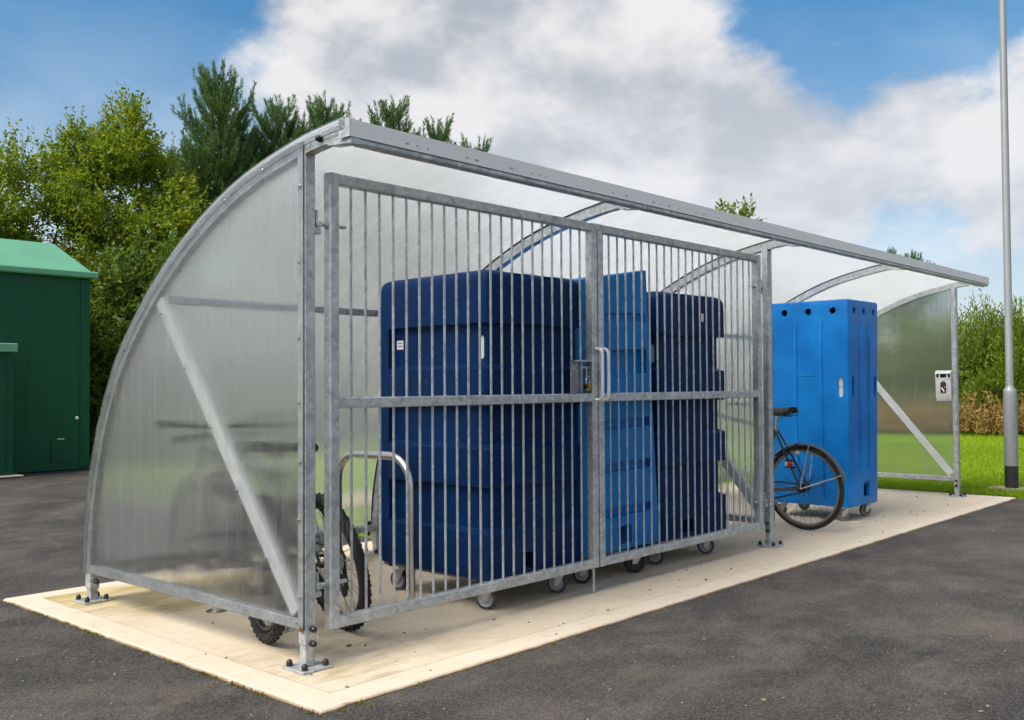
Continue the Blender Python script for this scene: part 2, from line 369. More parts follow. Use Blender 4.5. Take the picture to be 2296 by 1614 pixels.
# ------------------------------------------------------------------ mesh helpers
class MB:
    def __init__(s): s.v = []; s.f = []
    def add(s, vs, fs):
        o = len(s.v); s.v += [tuple(x) for x in vs]; s.f += [tuple(i + o for i in f) for f in fs]; return s
    def box(s, lo, hi, bev=0.0):
        c = [(a + b) / 2 for a, b in zip(lo, hi)]; h = [(b - a) / 2 for a, b in zip(lo, hi)]
        return s.obox(c, h, Matrix.Identity(3), bev)
    def obox(s, c, h, M, bev=0.0):
        c = Vector(c)
        if bev <= 0:
            vs = [c + M @ Vector((a * h[0], b * h[1], d * h[2])) for a in (-1, 1) for b in (-1, 1) for d in (-1, 1)]
            return s.add(vs, [(0, 1, 3, 2), (4, 6, 7, 5), (0, 4, 5, 1), (2, 3, 7, 6), (0, 2, 6, 4), (1, 5, 7, 3)])
        vs = []; ix = {}
        for a in (-1, 1):
            for b in (-1, 1):
                for d in (-1, 1):
                    for ax in range(3):
                        q = [a * (h[0] - bev), b * (h[1] - bev), d * (h[2] - bev)]
                        q[ax] += (a, b, d)[ax] * bev
                        ix[(a, b, d, ax)] = len(vs); vs.append(c + M @ Vector(q))
        fs = []
        for ax in range(3):
            o1, o2 = [i for i in range(3) if i != ax]
            for sg in (-1, 1):
                def key(p, q):
                    k = [0, 0, 0]; k[ax] = sg; k[o1] = p; k[o2] = q; return ix[(*k, ax)]
                fs.append((key(-1, -1), key(1, -1), key(1, 1), key(-1, 1)))
        for ax in range(3):
            o1, o2 = [i for i in range(3) if i != ax]
            for p in (-1, 1):
                for q in (-1, 1):
                    k0 = [0, 0, 0]; k0[o1] = p; k0[o2] = q; k1 = k0[:]; k0[ax] = -1; k1[ax] = 1
                    fs.append((ix[(*k0, o1)], ix[(*k1, o1)], ix[(*k1, o2)], ix[(*k0, o2)]))
        for a in (-1, 1):
            for b in (-1, 1):
                for d in (-1, 1): fs.append(tuple(ix[(a, b, d, i)] for i in range(3)))
        return s.add(vs, fs)
    def bar(s, p0, p1, w, h, up=(0, 0, 1), bev=0.0):
        p0, p1 = Vector(p0), Vector(p1); d = (p1 - p0); L = d.length; d.normalize()
        u = Vector(up); sd = d.cross(u).normalized(); u = sd.cross(d)
        M = Matrix((d, sd, u)).transposed()
        return s.obox((p0 + p1) / 2, (L / 2, w / 2, h / 2), M, bev)
    def tube(s, pts, r, n=8, cap=True, closed=False):
        pts = [Vector(p) for p in pts]; N = len(pts)
        rs = r if isinstance(r, (list, tuple)) else [r] * N
        vs = []; prev = None
        for i, p in enumerate(pts):
            if closed: d = pts[(i + 1) % N] - pts[i - 1]
            else: d = pts[min(i + 1, N - 1)] - pts[max(i - 1, 0)]
            d.normalize()
            if prev is None:
                a = Vector((0, 0, 1)) if abs(d.z) < 0.9 else Vector((1, 0, 0))
                e1 = d.cross(a).normalized()
            else: e1 = (prev - d * prev.dot(d)).normalized()
            prev = e1; e2 = d.cross(e1)
            for k in range(n):
                an = 2 * pi * k / n; vs.append(p + (e1 * cos(an) + e2 * sin(an)) * rs[i])
        fs = []
        for i in range(N if closed else N - 1):
            j = (i + 1) % N
            for k in range(n): fs.append((i * n + k, i * n + (k + 1) % n, j * n + (k + 1) % n, j * n + k))
        if cap and not closed: fs += [tuple(range(n))[::-1], tuple((N - 1) * n + k for k in range(n))]
        return s.add(vs, fs)
    def lathe(s, prof, n=16, M=None, c=(0, 0, 0), closed=False):
        M = M or Matrix.Identity(3); c = Vector(c)
        vs = [c + M @ Vector((r * cos(2 * pi * k / n), r * sin(2 * pi * k / n), z)) for r, z in prof for k in range(n)]
        m = len(prof); fs = []
        for i in range(m if closed else m - 1):
            j = (i + 1) % m
            for k in range(n): fs.append((i * n + k, i * n + (k + 1) % n, j * n + (k + 1) % n, j * n + k))
        if not closed: fs += [tuple(range(n))[::-1], tuple((m - 1) * n + k for k in range(n))]
        return s.add(vs, fs)
    def prism(s, poly, axis, a, b):
        """poly of 2-D points swept along an axis from a to b"""
        n = len(poly); vs = []
        for t in (a, b):
            for p, q in poly:
                k = [p, q]; k.insert(axis, t); vs.append(k)
        fs = [tuple(range(n))[::-1], tuple(range(n, 2 * n))] + [(i, (i + 1) % n, n + (i + 1) % n, n + i) for i in range(n)]
        return s.add(vs, fs)
    def mesh(s, name, m, smooth=35):
        me = bpy.data.meshes.new(name); me.from_pydata(s.v, [], s.f)
        bm = bmesh.new(); bm.from_mesh(me)
        bmesh.ops.remove_doubles(bm, verts=bm.verts, dist=1e-6)
        bmesh.ops.recalc_face_normals(bm, faces=bm.faces); bm.to_mesh(me); bm.free()
        if m: me.materials.append(MAT[m])
        if smooth: me.shade_smooth(); me.set_sharp_from_angle(angle=rad(smooth))
        return me
    def build(s, name, m, parent=None, loc=(0, 0, 0), rot=(0, 0, 0), smooth=35):
        return obj(name, s.mesh(name, m, smooth), parent, loc, rot)
def obj(name, me, parent=None, loc=(0, 0, 0), rot=(0, 0, 0)):
    o = bpy.data.objects.new(name, me); COL.objects.link(o)
    o.location = loc; o.rotation_euler = rot
    if parent is not None: o.parent = parent
    return o
def thing(name, label, cat, loc=(0, 0, 0), rot=(0, 0, 0), group=None):
    o = obj(name, None, None, loc, rot); o.empty_display_size = 0.2
    return tag(o, label, cat, group)
def tag(o, label, cat, group=None):
    o['label'] = label; o['category'] = cat
    if group: o['group'] = group
    return o
def struct(o): o['kind'] = 'structure'; return o
def stuff(o): o['kind'] = 'stuff'; return o
RY = Matrix.Rotation(pi / 2, 3, 'Y'); RXm = Matrix.Rotation(pi / 2, 3, 'X')
def boolean(o, cutters):
    """cut the given MB solids out of a mesh object"""
    for c in cutters:
        co = c.build('cutter', None, o.parent); md = o.modifiers.new('cut', 'BOOLEAN'); md.operation = 'DIFFERENCE'; md.solver = 'EXACT'; md.object = co
        bpy.context.view_layer.update()
        me = bpy.data.meshes.new_from_object(o.evaluated_get(bpy.context.evaluated_depsgraph_get()))
        o.modifiers.clear(); old = o.data; o.data = me; bpy.data.meshes.remove(old)
        cm = co.data; bpy.data.objects.remove(co); bpy.data.meshes.remove(cm)
    o.data.shade_smooth(); o.data.set_sharp_from_angle(angle=rad(32))

# ------------------------------------------------------------------ ground
def sheet(name, poly, z, m, thick=0.0):
    b = MB()
    b.add([(x, y, z) for x, y in poly], [tuple(range(len(poly)))])
    me = bpy.data.meshes.new(name); me.from_pydata(b.v, [], b.f); me.materials.append(MAT[m])
    return struct(obj(name, me))
sheet('lawn', [(-400, -400), (400, -400), (400, 400), (-400, 400)], -0.022, 'turf')
sheet('asphalt_yard', [(-70, -70), (70, -70), (70, -0.52), (8.415, -0.52), (8.405, -0.40), (2.2, -0.40), (2.45, 2.4), (4.3, 11.6), (4.3, 13.8), (-70, 13.8)], -0.012, 'asphalt')
pp = [(3.0, 4.6), (5, 4.9), (9, 5.3), (13, 6.6), (18, 10), (24, 16)]
def ribbon(pts, w):
    L, R_ = [], []
    for i, p in enumerate(pts):
        a = Vector(pts[max(i - 1, 0)]); b = Vector(pts[min(i + 1, len(pts) - 1)]); d = (b - a).normalized(); n = Vector((-d.y, d.x))
        L.append(tuple(Vector(p) + n * w / 2)); R_.append(tuple(Vector(p) - n * w / 2))
    return L + R_[::-1]
sheet('footpath', ribbon(pp, 0.7)[::-1], -0.008, 'path_gravel')
# slab: broomed middle and a trowelled margin with a scored joint, chipped outline
SX0, SX1, SY0, SY1 = -0.30, 8.42, -0.49, 2.42
def jag_rect(x0, x1, y0, y1, step, amp, seed):
    rng = random.Random(seed); pts = []
    cs = [(x0, y0), (x1, y0), (x1, y1), (x0, y1)]
    for i in range(4):
        a, b = Vector(cs[i]), Vector(cs[(i + 1) % 4]); n = max(2, int((b - a).length / step)); d = (b - a).normalized(); nn = Vector((d.y, -d.x))
        w = 0
        for k in range(n):
            w = w * 0.6 + rng.uniform(-amp, amp)
            e = 0 if k == 0 else w + (-(amp * 3) if rng.random() < 0.04 else 0)
            pts.append(tuple(a.lerp(b, k / n) + nn * e))
    return pts
def slab():
    outer = jag_rect(SX0, SX1, SY0, SY1, 0.045, 0.0020, 3)
    m = 0.155; g = 0.002
    root = MB(); n = len(outer)
    def inset(pts, q):
        out = []
        for x, y in pts:
            out.append((min(max(x, SX0 + q), SX1 - q), min(max(y, SY0 + q), SY1 - q)))
        return out
    def ringf(k0, k1): return [(k0 * n + i, k0 * n + (i + 1) % n, k1 * n + (i + 1) % n, k1 * n + i) for i in range(n)]
    mid = [(SX0 + m, SY0 + m), (SX1 - m, SY0 + m), (SX1 - m, SY1 - m), (SX0 + m, SY1 - m)]
    root.add([(x, y, 0.0) for x, y in mid], [(0, 1, 2, 3)])
    me = bpy.data.meshes.new('concrete_slab'); me.from_pydata(root.v, [], root.f); me.materials.append(MAT['concrete'])
    o = struct(obj('concrete_slab', me))
    b = MB()
    # margin: joint wall, top, eased edge, side
    vs = [(x, y, -0.0012) for x, y in inset(outer, m + .001)] + [(x, y, -0.0012) for x, y in inset(outer, m - g)] + [(x, y, 0.001) for x, y in inset(outer, m - g - .003)] + \
         [(x, y, 0.001) for x, y in inset(outer, 0.012)] + [(x, y, -0.007) for x, y in outer] + [(x, y, -0.10) for x, y in outer]
    b.v = vs; b.f = []
    for i in range(5): b.f += ringf(i, i + 1)
    me = bpy.data.meshes.new('slab_margin'); me.from_pydata(b.v, [], b.f)
    bm = bmesh.new(); bm.from_mesh(me); bmesh.ops.dissolve_degenerate(bm, dist=1e-5, edges=bm.edges); bmesh.ops.recalc_face_normals(bm, faces=bm.faces); bm.to_mesh(me); bm.free()
    me.materials.append(MAT['concrete_edge']); obj('slab_margin', me, o)
    # wall between slab middle and joint
    w = MB(); q = m
    return o
slab()

# ------------------------------------------------------------------ shelter
L, L2, DEP, HP = 8.14, 4.07, 1.975, 2.16
PROF = [(2.0, .10), (2.0, .163), (1.964, .488), (1.871, .835), (1.759, 1.091), (1.619, 1.316), (1.45, 1.497), (1.242, 1.68), (.952, 1.876), (.641, 2.031), (.349, 2.133), (.016, 2.205), (-.17, 2.228), (-.300, 2.238)]
def catmull(P, n):
    P = [Vector(p) for p in P]; P = [P[0] * 2 - P[1]] + P + [P[-1] * 2 - P[-2]]; out = []
    for i in range(1, len(P) - 2):
        for k in range(n):
            t = k / n; a, b, c, d = P[i - 1:i + 3]
            out.append(0.5 * ((2 * b) + (c - a) * t + (2 * a - 5 * b + 4 * c - d) * t * t + (3 * b - a - 3 * c + d) * t ** 3))
    out.append(P[-2]); return out
CUR = catmull(PROF[1:], 5)          # outer face of the ribs, (y, z)
def offset(cur, d):
    out = []
    for i, p in enumerate(cur):
        t = (cur[min(i + 1, len(cur) - 1)] - cur[max(i - 1, 0)]).normalized()
        out.append(p + Vector((t.y, -t.x)) * d)       # + = outside
    return out
if offset(CUR, 1)[20].length < CUR[20].length:
    _o = offset
    def offset(cur, d): return _o(cur, -d)
def strip(x0, x1, d0, d1, cur=CUR):
    a = offset(cur, d0); b = offset(cur, d1); n = len(cur); m = MB()
    vs = [(x, p.x, p.y) for x in (x0, x1) for c in (a, b) for p in c]
    fs = []
    for i in range(n - 1):
        for (k0, k1) in ((0, 1), (1, 3), (3, 2), (2, 0)):
            fs.append((k0 * n + i, k0 * n + i + 1, k1 * n + i + 1, k1 * n + i))
    fs += [(0, n, 3 * n, 2 * n), (n - 1, 2 * n - 1, 4 * n - 1, 3 * n - 1)]
    return m.add(vs, fs)
SH = thing('bicycle_shelter', 'long galvanised bicycle shelter with curved clear roof and barred gates on concrete slab', 'shelter')
CAPM = MB().lathe([(0.0115, 0), (0.0135, .002), (0.0135, .014), (0.0115, .022), (0.006, .027), (0.001, .0285)], 10).mesh('bolt_cap', 'black_cap', 50)
WASH = MB().lathe([(0.017, 0), (0.017, .003), (0.009, .0035)], 12).mesh('washer', 'zinc')
SCREW = MB().lathe([(0.0095, 0), (0.0095, .002), (0.006, .003), (0.0055, .0075), (0.002, .009)], 8).mesh('screw', 'chrome')
PLATE = MB().box((-.075, -.075, 0), (.075, .075, .010), .0015).mesh('base_plate', 'galvanised')
def foot_fit(parent, faces, hz):
    pl_ = obj('base_plate', PLATE, parent, (0, 0, 0.001))
    for a in (-1, 1):
        for b in (-1, 1): obj('bolt_cap', CAPM, parent, (a * .053, b * .053, .011))
    for f, hw in faces:
        for z in hz:
            if f == '-y': obj('bolt_cap', CAPM, parent, (0.006, -hw, z), (pi / 2, 0, 0))
            if f == '+y': obj('bolt_cap', CAPM, parent, (0.006, hw, z), (-pi / 2, 0, 0))
            if f == '+x': obj('bolt_cap', CAPM, parent, (hw, 0, z), (0, pi / 2, 0))
            if f == '-x': obj('bolt_cap', CAPM, parent, (-hw, 0, z), (0, -pi / 2, 0))
POST = MB().box((-.028, -.022, .10), (.028, .026, HP), .004).box((-.0245, -.019, .011), (.0245, .023, .12), .003).mesh('post', 'galvanised')
for x in (0, L2, L):
    p = obj('post', POST, SH, (x, 0, 0))
    foot_fit(p, [('-y', .022)] if x == 0 else [('-x', .028), ('+x', .028)], (.115, .165) if x else (.105, .165))
FOOT = MB().box((-.022, -.022, .011), (.022, .022, .30), .003).box((-.028, -.028, .07), (.028, .028, .30), .004).mesh('rear_foot', 'galvanised')
RIBX = [0, L / 4, L2, 3 * L / 4, L]
RIB = strip(-.025, .025, -.055, -.002).mesh('rib', 'galvanised', 40)
GASK = strip(-.030, .030, -.0015, .0045).mesh('gasket', 'gasket_black', 40)
for i, x in enumerate(RIBX):
    r = obj('rib', RIB, SH, (x, 0, 0))
    if 0 < i < 4: obj('gasket', GASK, r)
    f = obj('rear_foot', FOOT, SH, (x, DEP - .005, 0)); foot_fit(f, [('-y', .028)], (.11, .16))
for i in range(4):
    x0, x1 = RIBX[i] - (.034 if i == 0 else -.004), RIBX[i + 1] + (.034 if i == 3 else -.004)
    strip(x0, x1, .006, .014).build('roof_panel', 'sheet_curved', SH, smooth=60)
for i, x in enumerate(RIBX[1:4]):
    strip(x - .03, x + .03, .0155, .018).build('cover_strip', 'aluminium', SH, smooth=60)
for s, x in ((-1, -.038), (1, L + .038)):
    strip(x - .003, x + .003, -.028, .018).build('edge_trim', 'sheet_upright', SH, smooth=60)
# front beam and fascia in two lengths with a joint at the middle post
for a, b in ((-.036, L2 - .0015), (L2 + .0015, L + .036)):
    MB().prism([(-.332, 2.174), (-.332, 2.243), (-.262, 2.250), (-.262, 2.246), (-.3275, 2.239), (-.3275, 2.1765), (-.305, 2.1765), (-.305, 2.174)], 0, a, b).build('fascia', 'aluminium', SH)
for a, b in ((-.0382, -.0364), (L + .0364, L + .0382)):
    MB().box((a, -.3335, 2.1725), (b, -.262, 2.2475), .0004).build('fascia_cap', 'galvanised', SH)
for i in range(4):
    MB().box((RIBX[i] + .0255, -.3265, 2.150), (RIBX[i + 1] - .0255, -.272, 2.1735), .004).build('front_beam', 'galvanised', SH)
for x in RIBX:
    MB().prism([(-.3265, 2.150), (-.3265, 2.1735), (-.302, 2.1735), (-.302, 2.181), (-.16, 2.172), (-.19, 2.160)], 0, x - .025, x + .025).build('beam_bracket', 'galvanised', SH)
obj('bolt_cap', CAPM, SH, (-.025, -.13, 2.197), (0, -pi / 2, 0))
rw = random.Random(17); wp = MB(); xw = .10
while xw < 2.9:
    w_ = rw.uniform(.006, .03); hgt = rw.uniform(.001, .0035) * (1.6 if .45 < xw < .75 else 1)
    if rw.random() < (.6 if xw < 1.2 else .3): wp.box((xw, -.3326, 2.196 - hgt * rw.random()), (xw + w_, -.3321, 2.196 + hgt))
    xw += w_ + rw.uniform(.006, .05)
stuff(wp.build('worn_print', 'grey_print', SH))
# purlin and bottom rail between the ribs
for i in range(4):
    x0, x1 = RIBX[i] + .0255, RIBX[i + 1] - .0255
    MB().box((x0, 1.195, 1.600), (x1, 1.245, 1.640), .004).build('purlin', 'galvanised', SH)
    MB().box((x0, 1.945, .158), (x1, 1.990, .205), .004).build('bottom_rail', 'galvanised', SH)
    for dx in (.05, -.05):
        for z, r_ in ((.2055, 0), (.157, pi)):
            obj('bolt_cap', CAPM, SH, ((x0 if dx > 0 else x1) + dx, 1.967, z), (r_, 0, 0))
def arc_y(z):                      # y of the curve at a height
    for a, b in zip(CUR, CUR[1:]):
        if a.y <= z <= b.y: return a.x + (b.x - a.x) * (z - a.y) / (b.y - a.y)
    return CUR[-1].x
def end_wall(x, side, braces=True):
    inn = [p for p in offset(CUR, -.002) if p.x > -.021]
    poly = [(-.021, .172)] + [(p.x, p.y) for p in inn if p.y >= .17] + []
    inn2 = [(p.x, p.y) for p in inn]
    poly = inn2 + [(-.021, inn2[-1][1]), (-.021, .165)]
    xa, xb = (x - .0365, x - .0290) if side < 0 else (x + .0290, x + .0365)
    pn = MB().prism(poly, 0, xa, xb).build('end_panel', 'sheet_upright', SH, smooth=0)
    xs = xa - .0005 if side < 0 else xb + .0005; ry = -pi / 2 if side < 0 else pi / 2
    acc = 0.12
    prev = inn[0]
    for q in inn[1:]:
        acc += (q - prev).length; prev = q
        if acc > .27 and q.x > .05:
            t = offset(inn, -.022)[inn.index(q)]
            obj('screw', SCREW, pn, (xs, t.x, t.y), (0, ry, 0)); acc = 0
    for z in (.30, .62, .86, 1.11, 1.38, 1.70, 2.02): obj('screw', SCREW, pn, (xs, .004, z), (0, ry, 0))
    A, B = Vector((1.20, 1.60)), Vector((.06, .215))
    for k in range(5):
        q = A.lerp(B, .04 + k * .2); obj('screw', SCREW, pn, (xs, q.x, q.y), (0, ry, 0))
    for y in (.03, .42, .85, 1.25, 1.6): obj('screw', SCREW, pn, (xs, y, .19), (0, ry, 0))
    MB().box((x - .024, .027, .158), (x + .024, 1.944, .205), .004).build('end_rail', 'galvanised', SH)
    MB().bar((x, 1.205, 1.612), (x, .052, .222), .068, .040, (1, 0, 0), .005).build('brace', 'galvanised_matt', SH)
    if side < 0:
        stain = MB().box((x - .0395, -.019, .158), (x - .0372, .006, .176), .0008).build('rust_stain', 'rust', pn)
end_wall(0, -1); end_wall(L2, 1); end_wall(L, 1)

# gates
GZ0, GZ1, GM = .142, 2.098, 1.105
BAR_U = MB().tube([(0, 0, GM + .02), (0, 0, GZ1 - .04)], .0062, 8).mesh('bar', 'galvanised', 60)
BAR_L = MB().tube([(0, 0, GZ0 + .04), (0, 0, GM - .02)], .0062, 8).mesh('bar', 'galvanised', 60)
BAR_S = MB().tube([(0, 0, 1.316), (0, 0, GZ1 - .04)], .0062, 8).mesh('bar', 'galvanised', 60)
WELD = MB().lathe([(.013, 0), (.0095, .004), (.007, .009)], 8).mesh('weld', 'galvanised')
def gate(x0, x1, hinge):
    f = MB(); w = .05; y0, y1 = -.028, .022
    for a in (x0, x1 - w): f.box((a, y0, GZ0), (a + w, y1, GZ1), .0045)
    for z in (GZ0, GM - .026, GZ1 - w): f.box((x0 + w - .002, y0 + .0012, z + .0012), (x1 - w + .002, y1 - .0012, z + w - .0012), .0045)
    g = f.build('gate', 'galvanised', SH)
    n = 21; step = (x1 - x0 - 2 * w) / (n + 1)
    for k in range(n):
        x = x0 + w + step * (k + 1)
        short = hinge < 0 and k >= n - 2
        obj('bar', BAR_S if short else BAR_U, g, (x, -.003, 0))
        obj('bar', BAR_L, g, (x, -.003, 0))
    # hinges
    hx = x0 if hinge < 0 else x1; s = -1 if hinge < 0 else 1
    for z in (.335, 1.87):
        h = MB()
        h.tube([(hx - s * .10, -.003, z), (hx + s * .052, -.003, z)], .0085, 10)
        h.lathe([(.016, 0), (.016, .012)], 6, RY, (hx + (.0 if s > 0 else -.012), -.003, z))
        h.box((hx + s * .052 - .016, -.022, z - .014), (hx + s * .052 + .016, .014, z + .012), .003)
        h.tube([(hx + s * .055, -.003, z - .045), (hx + s * .055, -.003, z + .058)], .0085, 10)
        h.build('hinge_pin', 'steel_pin', g, smooth=40)
        MB().box((min(hx + s * .04, hx + s * .075), -.020, z - .046), (max(hx + s * .04, hx + s * .075), .014, z - .020), .004).build('hinge_bracket', 'galvanised', g)
    hd = 1.975 if hinge < 0 else 2.018
    return g
G1 = gate(.100, 1.988, -1); G2 = gate(1.998, 3.930, 1)
def handle(x, parent):
    z0, z1, o = 1.09, 1.38, -.075; r = .03
    pts = [(x, -.026, z1), (x, o + r, z1)] + [(x, o + r - r * sin(a), z1 - r + r * cos(a)) for a in (pi / 8, pi / 4, 3 * pi / 8)] + [(x, o, z1 - r), (x, o, z0 + r)] + \
          [(x, o + r - r * cos(a), z0 + r - r * sin(a)) for a in (pi / 8, pi / 4, 3 * pi / 8)] + [(x, o + r, z0), (x, -.026, z0)]
    MB().tube(pts, .0095, 10).build('handle', 'handle_white', parent, smooth=60)
handle(1.966, G1); handle(2.022, G2)
lb = MB()
lb.box((1.785, -.026, 1.306), (1.936, .018, 1.314), .001)
lb.box((1.785, .006, 1.132), (1.835, .016, 1.306), .001)
lb.box((1.838, -.024, 1.132), (1.844, .016, 1.306), .001)
lb.box((1.800, -.026, 1.132), (1.803, .006, 1.306), .001)
lb.build('lock_box', 'galvanised', G1)
MB().tube([(1.845, .002, 1.275), (2.02, .002, 1.275)], .008, 10).box((1.905, -.006, 1.205), (1.915, .010, 1.275), .001).build('slide_bolt', 'zinc', G1)
MB().tube([(1.962, -.002, .006), (1.962, -.002, .20)], .008, 10).build('drop_bolt', 'galvanised', G1)
pk = thing('padlock', 'small brass padlock with steel shackle hanging in gate lock box', 'padlock', (1.910, -.012, 1.140))
MB().box((-.024, -.011, 0), (.024, .011, .046), .004).build('lock_body', 'brass', pk)
MB().tube([(-.015, 0, .040), (-.015, 0, .066)] + [(-.015 * cos(a), 0, .066 + .015 * sin(a)) for a in [pi * k / 8 for k in range(1, 8)]] + [(.015, 0, .066), (.015, 0, .040)], .0042, 8).build('shackle', 'chrome', pk)
MB().box((-.025, -.012, .012), (-.002, .0122, .040), .004).build('lock_cover', 'dark_print', pk)

# ash bin on the far end panel
ab = thing('ash_bin', 'white wall-mounted cigarette bin on clear far end panel', 'bin', (L + .029 - .002, .105, .985))
b = MB()
prof = [(0, 0), (-.055, .0), (-.075, .22), (-.075, .232), (0, .232)]
b.prism([(0.0, .01), (-.052, .0), (-.076, .04), (-.080, .225), (0, .225)], 1, -.078, .078)
b.build('bin_body', 'bin_white', ab)
b = MB().prism([(0.0, .290), (0, .318), (-.055, .318), (-.082, .300), (-.086, .286), (-.080, .282), (-.052, .296)], 1, -.080, .080)
for s in (-1, 1): b.box((-.084, s * .075 - .005, .228), (-.001, s * .075 + .005, .300), .002)
b.box((-.086, -.080, .226), (0, .080, .242), .003)
for s in (-.038, .038): b.box((-.082, s - .006, .2425), (-.072, s + .006, .2955), .001)
b.build('bin_hood', 'bin_white', ab)
MB().box((-.060, -.069, .2425), (-.02, .069, .2815), .001).build('bin_grille', 'dark_print', ab)
MB().prism([(-.028, .085), (.028, .085), (.028, .190), (.018, .196), (.006, .206), (-.008, .206), (-.028, .188)], 0, -.0835, -.0808).build('picture_sticker', 'dark_print', ab)
MB().bar((-.0845, -.010, .098), (-.0845, .016, .140), .0015, .016, (0, 1, 0)).build('printed_cigarette', 'white_print', ab)
MB().bar((-.0845, -.010, .1405), (-.0845, -.028, .150), .0015, .014, (0, 1, 0)).build('printed_ember', 'orange_mark', ab)
for k in range(3):
    MB().tube([(-.0846, .020 - .012 * k + .008 * sin(i * .8 + k), .150 + i * .0065) for i in range(8)], .0012, 4).build('printed_smoke', 'grey_print', ab)

# cycle stands
def hoop(x, y0, y1, h, label):
    R_ = .16; pts = [(0, 0, -.05), (0, 0, h - R_)] + [(0, R_ - R_ * cos(a), h - R_ + R_ * sin(a)) for a in [pi / 2 * k / 7 for k in range(1, 7)]]
    w = y1 - y0; pts += [(0, R_, h), (0, w - R_, h)] + [(0, w - R_ + R_ * sin(a), h - R_ + R_ * cos(a)) for a in [pi / 2 * k / 7 for k in range(1, 7)]] + [(0, w, h - R_), (0, w, -.05)]
    t = thing('cycle_stand', label, 'bike rack', (x, y0, 0), group='hoop stands inside the shelter')
    MB().tube(pts, .024, 14).build('hoop', 'stainless', t, smooth=60)
    for y in (0, w):
        MB().lathe([(.055, 0.001), (.055, .005), (.026, .007)], 16, None, (0, y, 0)).build('floor_collar', 'stainless', t)
hoop(1.095, .57, 1.20, .79, 'stainless steel hoop cycle stand between mountain bike and first navy cart')
hoop(.315, .62, 1.22, .79, 'stainless steel hoop cycle stand behind the near end panel, blurred by it')

# ------------------------------------------------------------------ carts
def rrect(hx, hy, r, z, n=5, zf=None):
    out = []
    for cx, cy_, a0 in ((hx - r, hy - r, 0), (-hx + r, hy - r, pi / 2), (-hx + r, -hy + r, pi), (hx - r, -hy + r, 3 * pi / 2)):
        for k in range(n + 1):
            a = a0 + pi / 2 * k / n; x, y = cx + r * cos(a), cy_ + r * sin(a)
            out.append((x, y, z if zf is None else z + zf(x, y)))
    return out
def skin(levels, hx, hy, r, zf_top=None, cap_steps=3):
    """levels: (z, inset) from the bottom up"""
    m = MB(); loops = []
    for i, (z, ins) in enumerate(levels):
        loops.append(rrect(hx - ins, hy - ins, max(.006, r - ins * .3), z, zf=zf_top if z > levels[-1][0] - .12 else None))
    n = len(loops[0]); vs = [p for l in loops for p in l]; fs = []
    for i in range(len(loops) - 1):
        for k in range(n): fs.append((i * n + k, i * n + (k + 1) % n, (i + 1) * n + (k + 1) % n, (i + 1) * n + k))
    fs += [tuple(range(n))[::-1], tuple((len(loops) - 1) * n + k for k in range(n))]
    return m.add(vs, fs)
def castor(cart, x, y, top, r, yaw, tyre='grey_rubber', hubm='castor_grey', big=False):
    c = MB(); w = .020 if not big else .024
    c.box((-.045, -.045, top - .006), (.045, .045, top), .001)
    c.lathe([(.026, top - .030), (.030, top - .006)], 12)
    off = .028
    for s in (-1, 1):
        c.prism([(-.024, top - .028), (.030, top - .028), (off + .014, r - .012), (off - .014, r - .012)], 1, s * (w + .004) - .0017, s * (w + .004) + .0017)
    c.box((-.024, -w - .004, top - .032), (.03, w + .004, top - .028))
    c.lathe([(.007, -w - .011), (.007, w + .011)], 8, RXm, (off, 0, r))
    o = c.build('castor', 'zinc', cart, (x, y, 0), (0, 0, yaw))
    M = RXm
    MB().lathe([(r * .74, -w * .86), (r * .95, -w * .9), (r, -w * .5), (r, w * .5), (r * .95, w * .9), (r * .74, w * .86)], 28, M, (off, 0, r), closed=True).build('tyre', tyre, o, smooth=50)
    MB().lathe([(.012, -w * .95), (r * .3, -w * .95), (r * .36, -w * .5), (r * .66, -w * .5), (r * .745, -w * .84), (r * .745, w * .84), (r * .66, w * .5), (r * .36, w * .5), (r * .3, w * .95), (.012, w * .95)], 24, M, (off, 0, r)).build('hub', hubm, o, smooth=40)
def slot_poly(cx, cz, w, h, n=6):
    r = w / 2
    return [(cx + r * cos(a), cz + h / 2 - r + r * sin(a)) for a in [pi * k / n for k in range(n + 1)]] + [(cx - r * cos(a), cz - h / 2 + r - r * sin(a)) for a in [pi * k / n for k in range(n + 1)]]
